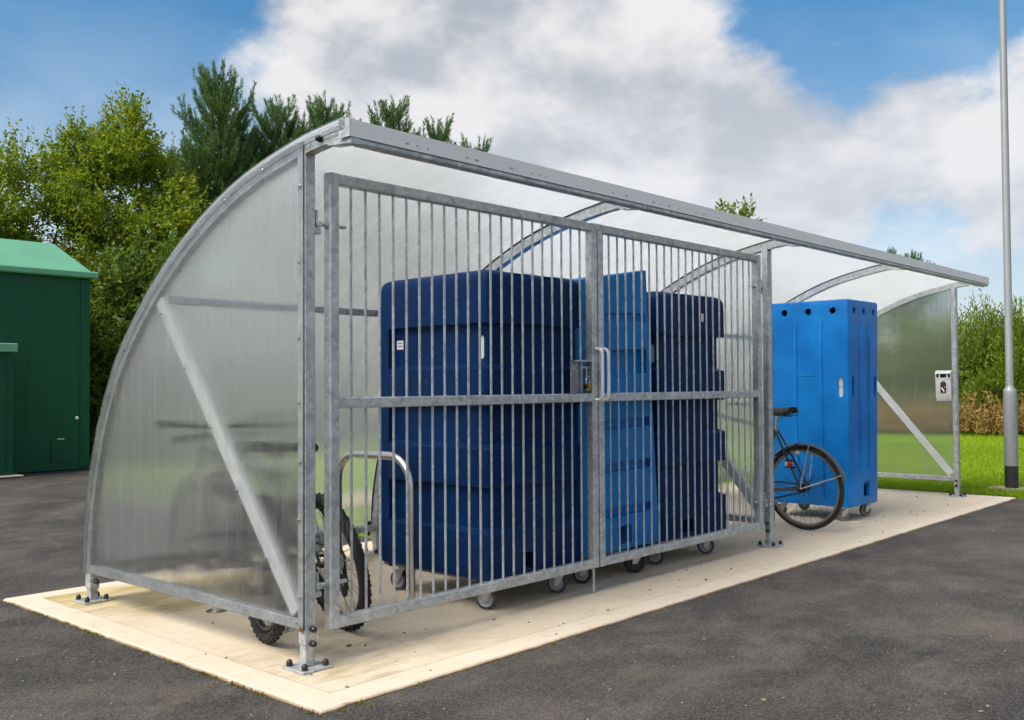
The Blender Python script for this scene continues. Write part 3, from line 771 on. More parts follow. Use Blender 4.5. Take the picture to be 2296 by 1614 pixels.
def navy_cart(label, loc, rz, sticker):
    root = thing('roll_cart', label, 'cart', loc, (0, 0, rz), 'blue plastic carts in the shelter')
    hx, hy = .382, .452; dp = .040
    lv = [(.163, .016), (.170, .004), (.180, 0)]
    def rec(z0, z1): return [(z0 - .020, 0), (z0 - .016, .0035), (z0, dp), (z1, dp), (z1 + .001, .005), (z1 + .006, 0)]
    lv += rec(.425, .645) + rec(.865, 1.065) + rec(1.285, 1.50)
    lv += [(1.66, 0), (1.735, .001), (1.760, .005), (1.774, .014), (1.781, .028), (1.783, .06)]
    crown = lambda x, y: .042 * (1 - abs(y / hy) ** 2.5) - .016 * (x / hx) ** 2
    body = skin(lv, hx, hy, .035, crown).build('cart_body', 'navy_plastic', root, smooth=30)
    body.data.set_sharp_from_angle(angle=rad(28))
    # fork pockets in front and left, hand slot, lid slots
    cut = [MB().box((-.14, -hy - .05, .195), (-.03, -hy + .30, .285)), MB().prism(slot_poly(-.365, 1.378, .036, .125), 0, -hx - .02, -hx + .075)]
    cut += [MB().box((-.20, -.46, 1.756), (-.04, -.38, 1.90)), MB().box((.06, -.46, 1.754), (.20, -.38, 1.90))]
    boolean(body, cut)
    MB().box((-hx - .0005, .365, .19), (-hx + .05, hy - .008, 1.60), .006).build('rear_pillar', 'navy_plastic', root)
    MB().prism(slot_poly(-.365, 1.378, .035, .124), 0, -hx + .048, -hx + .056).build('handle_insert', 'handle_white', root)
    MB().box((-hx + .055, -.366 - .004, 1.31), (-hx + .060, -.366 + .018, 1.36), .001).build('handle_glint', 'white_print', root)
    MB().box((-hx + .02, -hy + .02, .150), (hx - .02, hy - .02, .1655), .003).build('dolly_deck', 'castor_tan', root)
    for s in (-1, 1): MB().box((-hx + .01, s * .36 - .02, .148), (-hx + .05, s * .36 + .02, .168), .003).build('deck_clip', 'black_cap', root)
    for x, y, yw in ((-.29, -.375, 1.95), (.27, -.375, 2.1), (-.28, .36, 1.7), (.28, .36, 2.6)):
        castor(root, x, y, .1495, .058, yw)
    if sticker:
        st = MB().box((-hx + dp - .0015, .275, 1.385), (-hx + dp - .0004, .330, 1.435)).build('sticker', 'white_print', root)
        for z, h in ((1.417, .007), (1.398, .008)):
            MB().box((-hx + dp - .0022, .283, z), (-hx + dp - .0016, .320, z + h)).build('sticker_print', 'grey_print', st)
    else:
        MB().box((.09, -hy - .0012, 1.60), (.115, -hy - .0002, 1.655)).build('sticker', 'white_print', root)
    return root
navy_cart('navy plastic roll cart with white sticker, nearest behind the left gate leaf', (1.584, .515, 0), rad(-2), True)
navy_cart('navy plastic roll cart beside the mid partition, right of the light blue one', (3.258, .555, 0), rad(-4), False)

def sky_cart():
    root = thing('roll_cart', 'light blue grooved plastic cart leaning slightly between two navy carts', 'cart', (2.462, .47, 0), (0, 0, rad(-6)), 'blue plastic carts in the shelter')
    hx, hy = .352, .36
    H = 1.835
    tp = lambda z: .020 * (z - .16) / 1.7
    lv = [(.160, .008), (.168, .001), (.175, 0)]
    for z in (.7,1.2,1.6): lv.append((z, tp(z)))
    lv += [(H - .006, tp(H)), (H, tp(H) + .006)]
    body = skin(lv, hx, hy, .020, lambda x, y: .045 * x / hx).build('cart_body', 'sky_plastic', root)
    cut = []
    for z0, z1, dp in ((1.545, 1.602, .045), (1.225, 1.375, .060), (.897, .952, .045), (.637, .692, .045), (.367, .422, .045)):
        cut.append(MB().prism([(-hy - .03, z0 - .01), (-hy + dp, z0 + .006), (-hy + dp, z1), (-hy - .03, z1 + .004)], 0, -hx + .06, hx - .055))
        cut.append(MB().prism([(-hx - .03, z0 - .01), (-hx + dp, z0 + .006), (-hx + dp, z1), (-hx - .03, z1 + .004)], 1, -hy + .06, hy - .055))
    cut.append(MB().box((-.045, -hy - .03, .195), (.085, -hy + .09, .305)))
    boolean(body, cut)
    body.rotation_euler = (0, rad(-2.2), 0); body.location = (-.006, 0, .012)
    MB().box((-hx + .03, -hy + .03, .145), (hx - .03, hy - .03, .162), .003).build('dolly_deck', 'castor_tan', root)
    for x, y, r, yw in ((-.28, -.36 + .05, .058, 2.2), (.20, -.30, .068, 2.3), (-.26, .28, .055, .2), (.26, .28, .055, 1.2)):
        castor(root, x, y, .1445, r, yw, 'rubber', 'grey_rubber' if r > .06 else 'castor_grey', r > .06)
sky_cart()

def tall_cart():
    root = thing('roll_cart', 'tall bright blue plastic cart with round vent holes beside the old bicycle', 'cart', (5.925, .415, 0), (0, 0, rad(-1)), 'blue plastic carts in the shelter')
    hx, hy, H = .310, .372, 1.895
    lv = [(.118, .030), (.126, .022), (.136, .020), (.6, .015), (1.2, .008), (1.6, .002), (H - .02, 0), (H - .006, .004), (H, .014)]
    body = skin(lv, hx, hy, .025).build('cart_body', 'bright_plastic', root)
    cut = [skin([(.16, .05), (1.2, .04), (H - .03, .03)], hx, hy, .03)]
    for y in (-.23, -.005, .22): cut.append(MB().lathe([(.030, -.2), (.030, .2)], 20, RY, (-hx, y, 1.802)))
    for x in (-.195, 0, .205): cut.append(MB().lathe([(.030, -.2), (.030, .2)], 20, RXm, (x, -hy, 1.800)))
    cut.append(MB().prism(slot_poly(-.285, 1.145, .050, .175), 0, -hx - .05, -hx + .06))
    for x in (-.215, .235): cut.append(MB().prism(slot_poly(x, 1.145, .050, .185), 1, -hy - .05, -hy + .06))
    cut.append(MB().prism([(-hy - .01, .19), (-hy + .11, .19), (-hy + .02, .335), (-hy - .01, .345)], 0, -.01, .11))
    boolean(body, cut)
    for y in (-.118, .118):
        MB().tube([(-hx + .012, y, .18), (-hx + .010, y, 1.0), (-hx + .002, y, 1.70), (-hx + .012, y, 1.745)], [.008, .013, .014, .004], 8).build('moulded_rib', 'bright_plastic', root, smooth=60)
    for x in (-.075, .105):
        MB().tube([(x, -hy + .014, .42), (x, -hy + .010, 1.0), (x, -hy + .002, 1.70), (x, -hy + .012, 1.745)], [.008, .014, .015, .004], 8).build('moulded_rib', 'bright_plastic', root, smooth=60)
    MB().tube([(-hx + .012, -.10, 1.245), (-hx + .006, .02, 1.245), (-hx + .012, .10, 1.245)], [.004, .010, .004], 6).build('moulded_rib', 'bright_plastic', root, smooth=60)
    MB().prism(slot_poly(-.285, 1.145, .060, .186), 0, -hx + .035, -hx + .046).build('handle_insert', 'handle_white', root)
    MB().box((-hx + .032, -.312, 1.142), (-hx + .036, -.258, 1.148)).build('insert_bar', 'grey_print', root)
    for x, y, yw in ((-.235, -.29, 2.2), (.215, -.29, 2.5), (-.22, .29, 1.8), (.22, .29, 2.0)):
        castor(root, x, y, .119, .050, yw, 'castor_tan', 'castor_tan')
tall_cart()

# ------------------------------------------------------------------ bicycles (wheel line along +Y, rear hub over the origin)
def wheel(root, y, R_, tw, knobs, rimm, spoke_m, nsp=32):
    c = (0, y, R_)
    M = RY
    rr = R_ - tw * 1.15
    rim = MB().lathe([(rr - .014, -.004), (rr - .012, -.011), (rr + .004, -.013), (rr + .004, .013), (rr - .012, .011), (rr - .014, .004)], 48, M, c, closed=True).build('wheel', rimm, root, smooth=40)
    n = 60; prof = []
    for k in range(10):
        a = 2 * pi * k / 10; prof.append((R_ - tw / 2 - .002 + tw / 2 * cos(a), tw / 2 * sin(a)))
    t = MB().lathe(prof, n, M, c, closed=True)
    if knobs:
        for k in range(84):
            a = 2 * pi * k / 84
            for s in ((-.4, .4) if k % 2 else (-.78, 0, .78)):
                ph = s * pi / 2.2; rad_ = R_ - tw / 2 + (tw / 2) * cos(ph)
                p = Vector((tw / 2 * sin(ph) * 1.02, y + rad_ * sin(a), R_ + rad_ * cos(a)))
                nrm = Vector((sin(ph), cos(ph) * sin(a), cos(ph) * cos(a))); tn = Vector((0, cos(a), -sin(a))); sd = nrm.cross(tn)
                t.obox(p, (.0035, .0055, .0026), Matrix((sd, tn, nrm)).transposed())
    t.build('tyre', 'rubber', rim, smooth=50)
    hub = MB().lathe([(.006, -.07), (.012, -.068), (.012, -.05), (.024, -.036), (.024, -.030), (.013, -.022), (.013, .022), (.024, .030), (.024, .036), (.012, .05), (.012, .065), (.006, .067)], 14, M, c)
    hub.build('hub', 'bike_part', rim)
    sp = MB()
    for k in range(nsp):
        a = 2 * pi * k / nsp; s = 1 if k % 2 else -1; b_ = a + (0.85 if (k // 2) % 2 else -0.85)
        sp.tube([(s * .033, y + .022 * sin(b_), R_ + .022 * cos(b_)), (0, y + (rr - .012) * sin(a), R_ + (rr - .012) * cos(a))], .00135, 4, cap=False)
    stuff(sp.build('spokes', spoke_m, rim))
    return rim
def mtb(label, loc, rz, lean, accent, grp):
    root = thing('bicycle', label, 'bicycle', loc, (0, lean, rz), grp)
    R_ = .340; tw = .052; bb = (0, .42, .30); sb = (0, .24, .74); hb = (0, .90, .74); ht = (0, .865, .86); fh = (0, 1.06, R_)
    wheel(root, 0, R_, tw, True, 'bike_part', 'bike_part'); wheel(root, 1.06, R_, tw, True, 'bike_part', 'bike_part')
    f = MB(); f.tube([bb, sb], .0165, 10); f.tube([sb, ht], .0175, 10); f.tube([bb, hb], .021, 10); f.tube([hb, ht], .022, 12)
    for s in (-1, 1):
        f.tube([(s * .065, 0, R_), (s * .05, .2, R_ - .012), (s * .03, .40, .305)], .0095, 8)
        f.tube([(s * .065, 0, R_), (s * .052, .12, .56), (s * .02, .235, .70)], .0085, 8)
    f.lathe([(.026, -.036), (.026, .036)], 14, RY, bb)
    f.build('frame', 'bike_black', root, smooth=50)
    k = MB(); k.tube([(0, .917, .715), hb, ht, (0, .85, .92)], .015, 10); k.box((-.075, .895, .70), (.075, .945, .735), .008)
    for s in (-1, 1): k.tube([(s * .060, .925, .72), (s * .062, 1.00, .50)], .018, 10); k.tube([(s * .062, 1.00, .50), (s * .064, 1.06, R_)], .0145, 10)
    k.build('fork', accent, root, smooth=50)
    h = MB(); h.tube([(0, .85, .92), (0, .92, .955)], .016, 10)
    h.tube([(-.31, .865, .985), (-.12, .915, .965), (0, .925, .955), (.12, .915, .965), (.31, .865, .985)], .011, 8)
    hb_ = h.build('handlebar', 'bike_part', root, smooth=50)
    for s in (-1, 1):
        MB().tube([(s * .20, .893, .976), (s * .318, .862, .9865)], .0165, 10).build('grip', 'rubber', hb_)
        MB().tube([(s * .19, .90, .974), (s * .20, .945, .962), (s * .29, .915, .955)], .006, 6).build('brake_lever', 'bike_part', hb_)
    s_ = MB(); s_.tube([sb, (0, .205, .90)], .0135, 10); s_.build('seatpost', 'zinc', root)
    MB().add(*saddle_mesh(.27, .15, .05)).build('saddle', 'rubber', root, (0, .06, .91), smooth=60)
    c = MB(); c.lathe([(.085, .046), (.085, .050), (.03, .052)], 28, RY, bb)
    c.bar((.056, .42, .30), (.064, .33, .165), .012, .022, (0, 1, 0), .003); c.bar((-.056, .42, .30), (-.064, .51, .435), .012, .022, (0, 1, 0), .003)
    cr = c.build('crankset', 'bike_part', root)
    for s, yy, zz in ((1, .33, .165), (-1, .51, .435)): MB().box((min(s * .068, s * .16), yy - .04, zz - .012), (max(s * .068, s * .16), yy + .04, zz + .012), .004).build('pedal', 'black_cap', cr)
    MB().lathe([(.050, .028), (.050, .031), (.034, .046), (.034, .048)], 20, RY, (0, 0, R_)).build('cassette', 'zinc', root)
    MB().tube([(.04, -.045, R_), (.045, .0, R_ + .048), (.048, .42, .385), (.048, .505, .30), (.048, .42, .215), (.044, .06, .21), (.042, .02, .15), (.042, -.02, .20)], .0055, 6, closed=True).build('chain', 'bike_part', root)
    d = MB(); d.lathe([(.022, .036), (.022, .048)], 12, RY, (0, .015, .245)); d.lathe([(.022, .036), (.022, .048)], 12, RY, (0, .035, .165)); d.bar((.050, .012, .255), (.050, .038, .16), .008, .03, (0, 1, 0), .003); d.tube([(.055, .0, R_ - .02), (.055, .015, .25)], .012, 8)
    d.build('derailleur', 'bike_part', root)
    for y, r_ in ((0, .08), (1.06, .08)): MB().lathe([(r_, -.047), (r_, -.045), (r_ * .75, -.0445), (r_ * .75, -.0475)], 28, RY, (0, y, R_), closed=True).build('brake_disc', 'zinc', root)
    return root
def saddle_mesh(Ls, w, h):
    vs = []; fs = []; N = 11; K = 9
    for i in range(N):
        t = i / (N - 1); y = t * Ls
        ww = w * (0.5 * (1 - t) ** 1.5 + 0.11 + (0.06 * sin(pi * t))) * (0.55 + .45 * min(1, t * 8 + .2))
        zc = h * (0.25 * (1 - t) ** 2 + .08 * t)
        for k in range(K):
            a = -pi / 2 + pi * k / (K - 1)
            vs.append((ww * sin(a), y, zc + h * .75 * (cos(a) - 1) * (0.5 if abs(a) < 1 else 1)))
    n0 = len(vs)
    for i in range(N):
        for k in range(K):
            x, y, z = vs[i * K + k]; vs.append((x * .9, y + (.006 if i == 0 else -.006 if i == N - 1 else 0), z - .016))
    for i in range(N - 1):
        for k in range(K - 1):
            a = i * K + k; fs += [(a, a + 1, a + K + 1, a + K), (n0 + a, n0 + a + K, n0 + a + K + 1, n0 + a + 1)]
        for k in (0, K - 1):
            a = i * K + k; fs.append((a, a + K, n0 + a + K, n0 + a))
    for k in range(K - 1):
        for i in (0, N - 1):
            a = i * K + k; fs.append((a, a + 1, n0 + a + 1, n0 + a))
    return vs, fs
mtb('black mountain bike with knobbly tyres just inside the left gate leaf', (.520, .40, 0), rad(-12), rad(-12), 'bike_part', 'mountain bikes at the near end')
mtb('mountain bike behind the clear end panel, its rear tyre showing below it', (.125, .50, 0), rad(-18), rad(1), 'zinc', 'mountain bikes at the near end')

def roadster():
    root = thing('bicycle', 'old black bicycle with long rear mudguard and brown saddle beside bright blue cart', 'bicycle', (4.965, .150, 0), (0, rad(-3), rad(-3)))
    R_ = .342; tw = .034; bb = (0, .45, .28); st = (0, .235, .80); ht = (0, .86, .93); hb = (0, .905, .72); fh = (0, 1.09, R_)
    wheel(root, 0, R_, tw, False, 'rim_steel', 'bike_part', 36); wheel(root, 1.09, R_, tw, False, 'rim_steel', 'bike_part', 32)
    f = MB(); f.tube([bb, st], .0145, 10); f.tube([st, ht], .0135, 10); f.tube([bb, hb], .015, 10); f.tube([hb, ht], .017, 12)
    for s in (-1, 1):
        f.tube([(s * .062, 0, R_), (s * .055, .18, .318), (s * .035, .44, .285)], .010, 8)
        f.tube([(s * .062, 0, R_), (s * .045, .14, .62), (s * .018, .228, .795)], .0095, 8)
        f.box((s * .062 - .004, -.016, R_ - .022), (s * .062 + .004, .03, R_ + .022), .002)
    f.lathe([(.024, -.036), (.024, .036)], 14, RY, bb); f.build('frame', 'bike_black', root, smooth=50)
    k = MB()
    for s in (-1, 1): k.tube([(s * .035, .92, .70), (s * .05, .99, .52), (s * .055, 1.09, R_)], .012, 10)
    k.box((-.045, .905, .69), (.045, .945, .725), .008); k.build('fork', 'bike_black', root, smooth=50)
    h = MB(); h.tube([ht, (0, .85, 1.02), (0, .91, 1.03)], .0125, 10)
    h.tube([(-.27, .66, .98), (-.255, .80, 1.0), (-.17, .90, 1.02), (0, .91, 1.03), (.17, .90, 1.02), (.255, .80, 1.0), (.27, .66, .98)], .011, 8)
    hb_ = h.build('handlebar', 'chrome', root, smooth=50)
    for s in (-1, 1): MB().tube([(s * .27, .66, .98), (s * .258, .78, .997)], .016, 10).build('grip', 'rubber', hb_)
    MB().tube([st, (0, .215, .925)], .0125, 10).build('seatpost', 'chrome', root)
    sd = MB().add(*saddle_mesh(.27, .21, .055)).build('saddle', 'leather', root, (0, .075, .975), smooth=60)
    sp = MB()
    for s in (-1, 1):
        sp.tube([(s * .05 + .016 * cos(a), .045 + .016 * sin(a), -.055 + .008 * a / 2) for a in [k * pi / 5 for k in range(26)]], .0028, 5)
        sp.tube([(s * .05, .03, -.058), (s * .03, .14, -.055), (s * .016, .24, -.012)], .0038, 6)
        sp.tube([(s * .062, -.005, -.012), (s * .066, -.022, -.03), (s * .05, -.012, -.058), (s * .045, .04, -.058)], .0038, 6)
    sp.build('saddle_springs', 'bike_black', sd)
    # mudguards: curved channels
    def guard(y, a0, a1, name):
        vs, fs = [], []; N = 26; K = 5; r0 = R_ + .020
        for i in range(N + 1):
            a = a0 + (a1 - a0) * i / N
            tip = min(1, (i / N) * 9 + .3) if name else 1
            for k in range(K):
                q = -1 + 2 * k / (K - 1)
                r = r0 - .012 * q * q; x = .029 * q * (tip if i < 4 else 1)
                vs.append((x, y + r * sin(a), R_ + r * cos(a)))
        n0 = len(vs)
        for i in range(N + 1):
            a = a0 + (a1 - a0) * i / N
            for k in range(K):
                q = -1 + 2 * k / (K - 1); r = r0 - .0025 - .012 * q * q
                vs.append((.0275 * q, y + r * sin(a), R_ + r * cos(a)))
        for i in range(N):
            for k in range(K - 1):
                a = i * K + k; fs += [(a, a + 1, a + K + 1, a + K), (n0 + a, n0 + a + K, n0 + a + K + 1, n0 + a + 1)]
            for k in (0, K - 1):
                a = i * K + k; fs.append((a, a + K, n0 + a + K, n0 + a))
        for i in (0, N):
            for k in range(K - 1):
                a = i * K + k; fs.append((a, a + 1, n0 + a + 1, n0 + a))
        return MB().add(vs, fs).build('mudguard', 'mudguard_grey', root, smooth=60)
    g = guard(0, rad(-78), rad(48), True); guard(1.09, rad(-70), rad(22), True)
    for s in (-1, 1):
        for a in (rad(-70), rad(-12)):
            MB().tube([(s * .070, .0, R_ - .004), (s * .034, (R_ + .012) * sin(a), R_ + (R_ + .012) * cos(a))], .0052, 8).build('stay', 'chrome', g)
    MB().lathe([(.095, .044), (.095, .048), (.03, .050)], 28, RY, bb).bar((-.056, .45, .28), (-.064, .53, .43), .012, .02, (0, 1, 0), .003).bar((.056, .45, .28), (.064, .37, .13), .012, .02, (0, 1, 0), .003).build('crankset', 'chrome', root)
    MB().tube([(-.046, -.03, R_), (-.046, .02, R_ + .035), (-.046, .45, .375), (-.046, .545, .28), (-.046, .45, .185), (-.046, .01, R_ - .036)], .006, 6, closed=True).build('chain', 'bike_part', root)
    MB().lathe([(.036, -.05), (.040, -.046), (.040, -.03), (.03, -.02), (.03, .03), (.036, .035)], 18, RY, (0, 0, R_)).build('gear_hub', 'bike_part', root)
    b_ = MB(); b_.tube([(-.045, .13, .605), (-.075, .085, .615), (-.075, .055, .68), (-.04, .035, .69)], .008, 6); b_.box((-.05, .03, .675), (.05, .055, .70), .006); b_.build('brake', 'bike_black', root)
    MB().lathe([(.016, 0), (.022, .006), (.022, .022), (.016, .030)], 14, RXm, (-.085, .088, .535)).build('rear_lamp', 'reflector_red', root)
    MB().lathe([(.010, 0), (.016, .004), (.017, .026)], 14, RXm, (-.085, .114, .535)).build('lamp_shell', 'reflector_cream', root)
    MB().lathe([(.014, 0), (.02, .005), (.02, .02), (.012, .028)], 12, None, (-.03, .03, .61)).build('reflector', 'reflector_cream', root)
    for z in (.50, .555): MB().box((-.062, .04 + (.62 - z) * -.0, z), (-.044, .13, z + .014), .003).build('lamp_clamp', 'bike_part', root)
roadster()

# ------------------------------------------------------------------ kiosk
def kiosk():
    root = thing('green_kiosk', 'dark green service kiosk with pitched roof paled by painted sky reflection at the yard edge', 'kiosk', (0, 10.85, 0))
    x0, x1, H = -0.2, 4.05, 2.78
    b = MB().box((x0, .0, 0), (x1, 2.6, H), .004).build('wall', 'kiosk_green', root)
    MB().box((x1 - .13, -.012, .03), (x1 + .008, -.0005, H - .02), .003).build('corner_trim', 'kiosk_green', root)
    for k in range(9):
        x = x1 - .36 - k * .255
        if x > 2.9 or True: MB().box((x - .004, -.0045, .5), (x + .004, -.0005, 2.2), .001).build('seam', 'kiosk_seam', root)
    e = .10
    MB().box((x0 - e, -e, H + .001), (x1 + e, 2.6 + e, H + .10), .018).build('eave', 'kiosk_roof', root)
    z0, z1 = H + .101, 3.33; i = .08; j = .60; r = MB()
    r.add([(x0 - e + i, -e + i, z0), (x1 + e - i, -e + i, z0), (x1 + e - i, 2.6 + e - i, z0), (x0 - e + i, 2.6 + e - i, z0),
           (x0 + .3, -e + i + j, z1), (x1 - .28, -e + i + j, z1), (x1 - .28, 2.6 + e - i - j, z1), (x0 + .3, 2.6 + e - i - j, z1)],
          [(0, 1, 5, 4), (1, 2, 6, 5), (2, 3, 7, 6), (3, 0, 4, 7), (4, 5, 6, 7), (3, 2, 1, 0)])
    rf = r.build('roof', 'kiosk_roof', root, smooth=0)
    # projecting door housing
    d = MB().box((1.45, -.50, .02), (2.80, -.001, 1.66), .005).build('door_housing', 'kiosk_green', root)
    MB().box((1.43, -.56, 1.661), (2.835, -.001, 1.78), .01).build('canopy', 'kiosk_roof', root)
    MB().box((1.62, -.512, .10), (2.70, -.5012, 1.60), .004).build('door', 'kiosk_green', root)
    MB().box((2.702, -.506, .10), (2.712, -.5008, 1.60), .001).build('door_gap', 'dark_print', root)
    MB().box((1.42, -.60, .0), (2.90, .02, .022), .004).build('plinth', 'concrete_edge', root)
    h = MB().box((3.50, -.006, .12), (3.785, -.0004, .46), .002).build('hatch_frame', 'dark_print', root)
    MB().box((3.515, -.012, .135), (3.77, -.0065, .445), .002).build('hatch', 'kiosk_green', root)
    MB().box((3.585, -.018, .440), (3.69, -.0125, .458), .002).build('hatch_hinge', 'zinc', root)
    MB().lathe([(.022, 0), (.026, .01), (.018, .022)], 14, RXm, (3.872, 0, .745)).build('knob', 'handle_white', root)
kiosk()

# ------------------------------------------------------------------ lamp post
def lamp_post():
    root = thing('lamp_post', 'grey steel lamp post with black foot on the grass by the slab', 'lamp post', (9.46, -.16, -.02))
    MB().lathe([(.070, .26), (.070, 1.05), (.068, 1.09), (.062, 1.115), (.043, 1.14), (.041, 1.16), (.036, 7.9), (.032, 8.0)], 24).build('column', 'lamp_grey', root, smooth=40)
    MB().lathe([(.0706, 0), (.0706, .2605)], 24).build('black_foot', 'lamp_black', root, smooth=40)
    a = rad(-118)
    vs = []; dr = MB()
    for k in range(7):
        an = a + rad(-34 + 68 * k / 6)
        for z in (.42, .96): vs += [(.0702 * cos(an), .0702 * sin(an), z), (.0738 * cos(an), .0738 * sin(an), z)]
    fs = []
    for k in range(6):
        o = k * 4; fs += [(o + 1, o + 3, o + 7, o + 5), (o, o + 4, o + 6, o + 2), (o, o + 1, o + 5, o + 4), (o + 2, o + 6, o + 7, o + 3)]
    fs += [(0, 2, 3, 1), (24, 25, 27, 26)]
    dr.add(vs, fs).build('door', 'lamp_grey', root, smooth=40)
    MB().tube([(-.06, -.066, .93), (.02, -.076, .965), (.05, -.060, .955)], .004, 6).build('band_clip', 'zinc', root)
    MB().tube([(0, 0, 8.0), (-.1, -.15, 8.12), (-.35, -.5, 8.16)], .03, 10).build('arm', 'lamp_grey', root)
    MB().obox((-.5, -.72, 8.15), (.13, .32, .05), Matrix.Rotation(rad(-35), 3, 'Z'), .02).build('lantern', 'lamp_grey', root)
    rng = random.Random(4); 
    p = MB().lathe([(.26, -.02), (.26, .006), (.20, .012), (.07, .014)], 28).build('base_pad', 'path_gravel', root)
lamp_post()

# ------------------------------------------------------------------ vegetation
RG = np.random.default_rng(11)
def leaf_mesh(name, P, D, ln, wd, m, up=None, fold=0.25):
    """P (N,3) leaf bases, D (N,3) directions; each leaf a folded diamond"""
    N = len(P); D = D / np.linalg.norm(D, axis=1, keepdims=True)
    ln = np.broadcast_to(ln, (N,))[:, None]; wd = np.broadcast_to(wd, (N,))[:, None]
    A = RG.normal(size=(N, 3)); A[:, 2] += 0.7
    S = np.cross(D, A); S /= np.linalg.norm(S, axis=1, keepdims=True) + 1e-9
    U = np.cross(S, D)
    V = np.empty((N, 4, 3)); V[:, 0] = P
    mid = P + D * ln * 0.45 + U * wd * fold
    V[:, 1] = mid + S * wd * 0.5; V[:, 3] = mid - S * wd * 0.5
    V[:, 2] = P + D * ln - U * wd * 0.15
    idx = np.arange(N)[:, None] * 4
    T = np.concatenate([idx + np.array([0, 1, 2]), idx + np.array([0, 2, 3])], axis=1).reshape(-1, 3)
    return tri_mesh(name, V.reshape(-1, 3), T, m)
def tri_mesh(name, V, T, m):
    me = bpy.data.meshes.new(name)
    me.vertices.add(len(V)); me.vertices.foreach_set('co', np.ascontiguousarray(V, dtype=np.float32).ravel())
    me.loops.add(len(T) * 3); me.loops.foreach_set('vertex_index', np.ascontiguousarray(T, dtype=np.int32).ravel())
    me.polygons.add(len(T)); me.polygons.foreach_set('loop_start', np.arange(0, len(T) * 3, 3, dtype=np.int32))
    me.update(calc_edges=True); me.materials.append(MAT[m]); return me
def unit(n):
    v = RG.normal(size=(n, 3)); return v / np.linalg.norm(v, axis=1, keepdims=True)
def shoots(C, D, L_, per, spread=0.9):
    """leaf bases and directions along shoots"""
    N = len(C); t = (np.arange(per) + .6) / per
    t = t[None, :] * np.ones((N, 1)) + RG.normal(scale=.03, size=(N, per))
    P = C[:, None, :] + D[:, None, :] * (t * L_[:, None])[..., None]
    A = unit(N * per).reshape(N, per, 3)
    Dd = D[:, None, :] * 0.75 + A * spread
    return P.reshape(-1, 3), Dd.reshape(-1, 3)
def broad_tree(name, label, base, H, lobes, n_shoot, leaf, m, per=11, group=None, cat='tree', trunk=True, top_shoots=0, shoot_len=(.22, .5), stem_r=.07, spread=.9, zmin=.15):
    root = thing(name, label, cat, base, group=group)
    C, D, LL = [], [], []
    lob = np.array(lobes, dtype=float)            # x y z rx ry rz
    vol = lob[:, 3] * lob[:, 4] * lob[:, 5]; cnt = np.maximum(6, (n_shoot * vol ** .75 / (vol ** .75).sum()).astype(int))
    for l, c in zip(lob, cnt):
        # break each lobe into small clumps so that gaps stay open
        k = max(4, c // 22); q = unit(k) * (RG.uniform(.35, 1.0, size=(k, 1)) ** .6)
        q[:, 2] = np.where(q[:, 2] < -.4, q[:, 2] * .6, q[:, 2])
        cc = l[:3] + q * l[3:]
        w = RG.integers(0, k, c)
        rr = .33 * min(l[3], l[5]) ** .7
        pnt = cc[w] + RG.normal(scale=rr * .5, size=(c, 3))
        pnt = pnt[pnt[:, 2] > zmin]
        out = (pnt - l[:3]) / l[3:]; out /= np.linalg.norm(out, axis=1, keepdims=True) + 1e-6
        d = out * .8 + RG.normal(scale=.45, size=(len(pnt), 3)) + np.array([0, 0, .55]); d /= np.linalg.norm(d, axis=1, keepdims=True)
        C.append(pnt); D.append(d); LL.append(RG.uniform(*shoot_len, size=len(pnt)))
    C, D, LL = np.concatenate(C), np.concatenate(D), np.concatenate(LL)
    if top_shoots:
        o = np.argsort(-(C[:, 2] + RG.normal(scale=.5, size=len(C))))[:top_shoots]
        D[o] = D[o] * .35 + np.array([0, 0, 1.0]); D[o] /= np.linalg.norm(D[o], axis=1, keepdims=True); LL[o] *= 1.7
    P, Dd = shoots(C, D, LL, per, spread)
    ln = RG.uniform(.7, 1.25, len(P)) * leaf[0]
    cr = stuff(obj('crown', leaf_mesh('crown', P, Dd, ln, ln * leaf[1], m), root))
    tk = MB()
    if trunk:
        nst = 1 if trunk == 1 else trunk
        rngl = random.Random(hash(name) % 1000 + len(lobes))
        for s in range(nst):
            bx, by = ((rngl.uniform(-.5, .5), rngl.uniform(-.5, .5)) if nst > 1 else (0, 0))
            tops = rngl.sample(range(len(lobes)), min(len(lobes), 5 if nst == 1 else 2))
            hz = H * (.42 if nst == 1 else .25)
            tk.tube([(bx, by, -.1), (bx * 1.05 + .03, by, hz * .5), (bx * 1.1, by + .04, hz)], [stem_r * 1.2, stem_r, stem_r * .8], 8)
            for q in tops:
                l = lobes[q]
                a = Vector((bx * 1.1, by + .04, hz * rngl.uniform(.6, 1))); b = Vector(l[:3]) + Vector((0, 0, l[5] * .4))
                mid = a.lerp(b, .5) + Vector((rngl.uniform(-.2, .2), rngl.uniform(-.2, .2), .15))
                tk.tube([a, mid, b], [stem_r * .6, stem_r * .4, stem_r * .12], 6)
        tk.build('trunk', 'bark', root, smooth=50)
        tk = MB(); k = min(700, len(C))
        for i in RG.choice(len(C), k, replace=False):
            a = C[i] - D[i] * .12; b = C[i] + D[i] * LL[i] * .9
            tk.tube([a, b], [.007, .003], 3, cap=False)
        stuff(tk.build('twigs', 'bark', root, smooth=50))
    return root
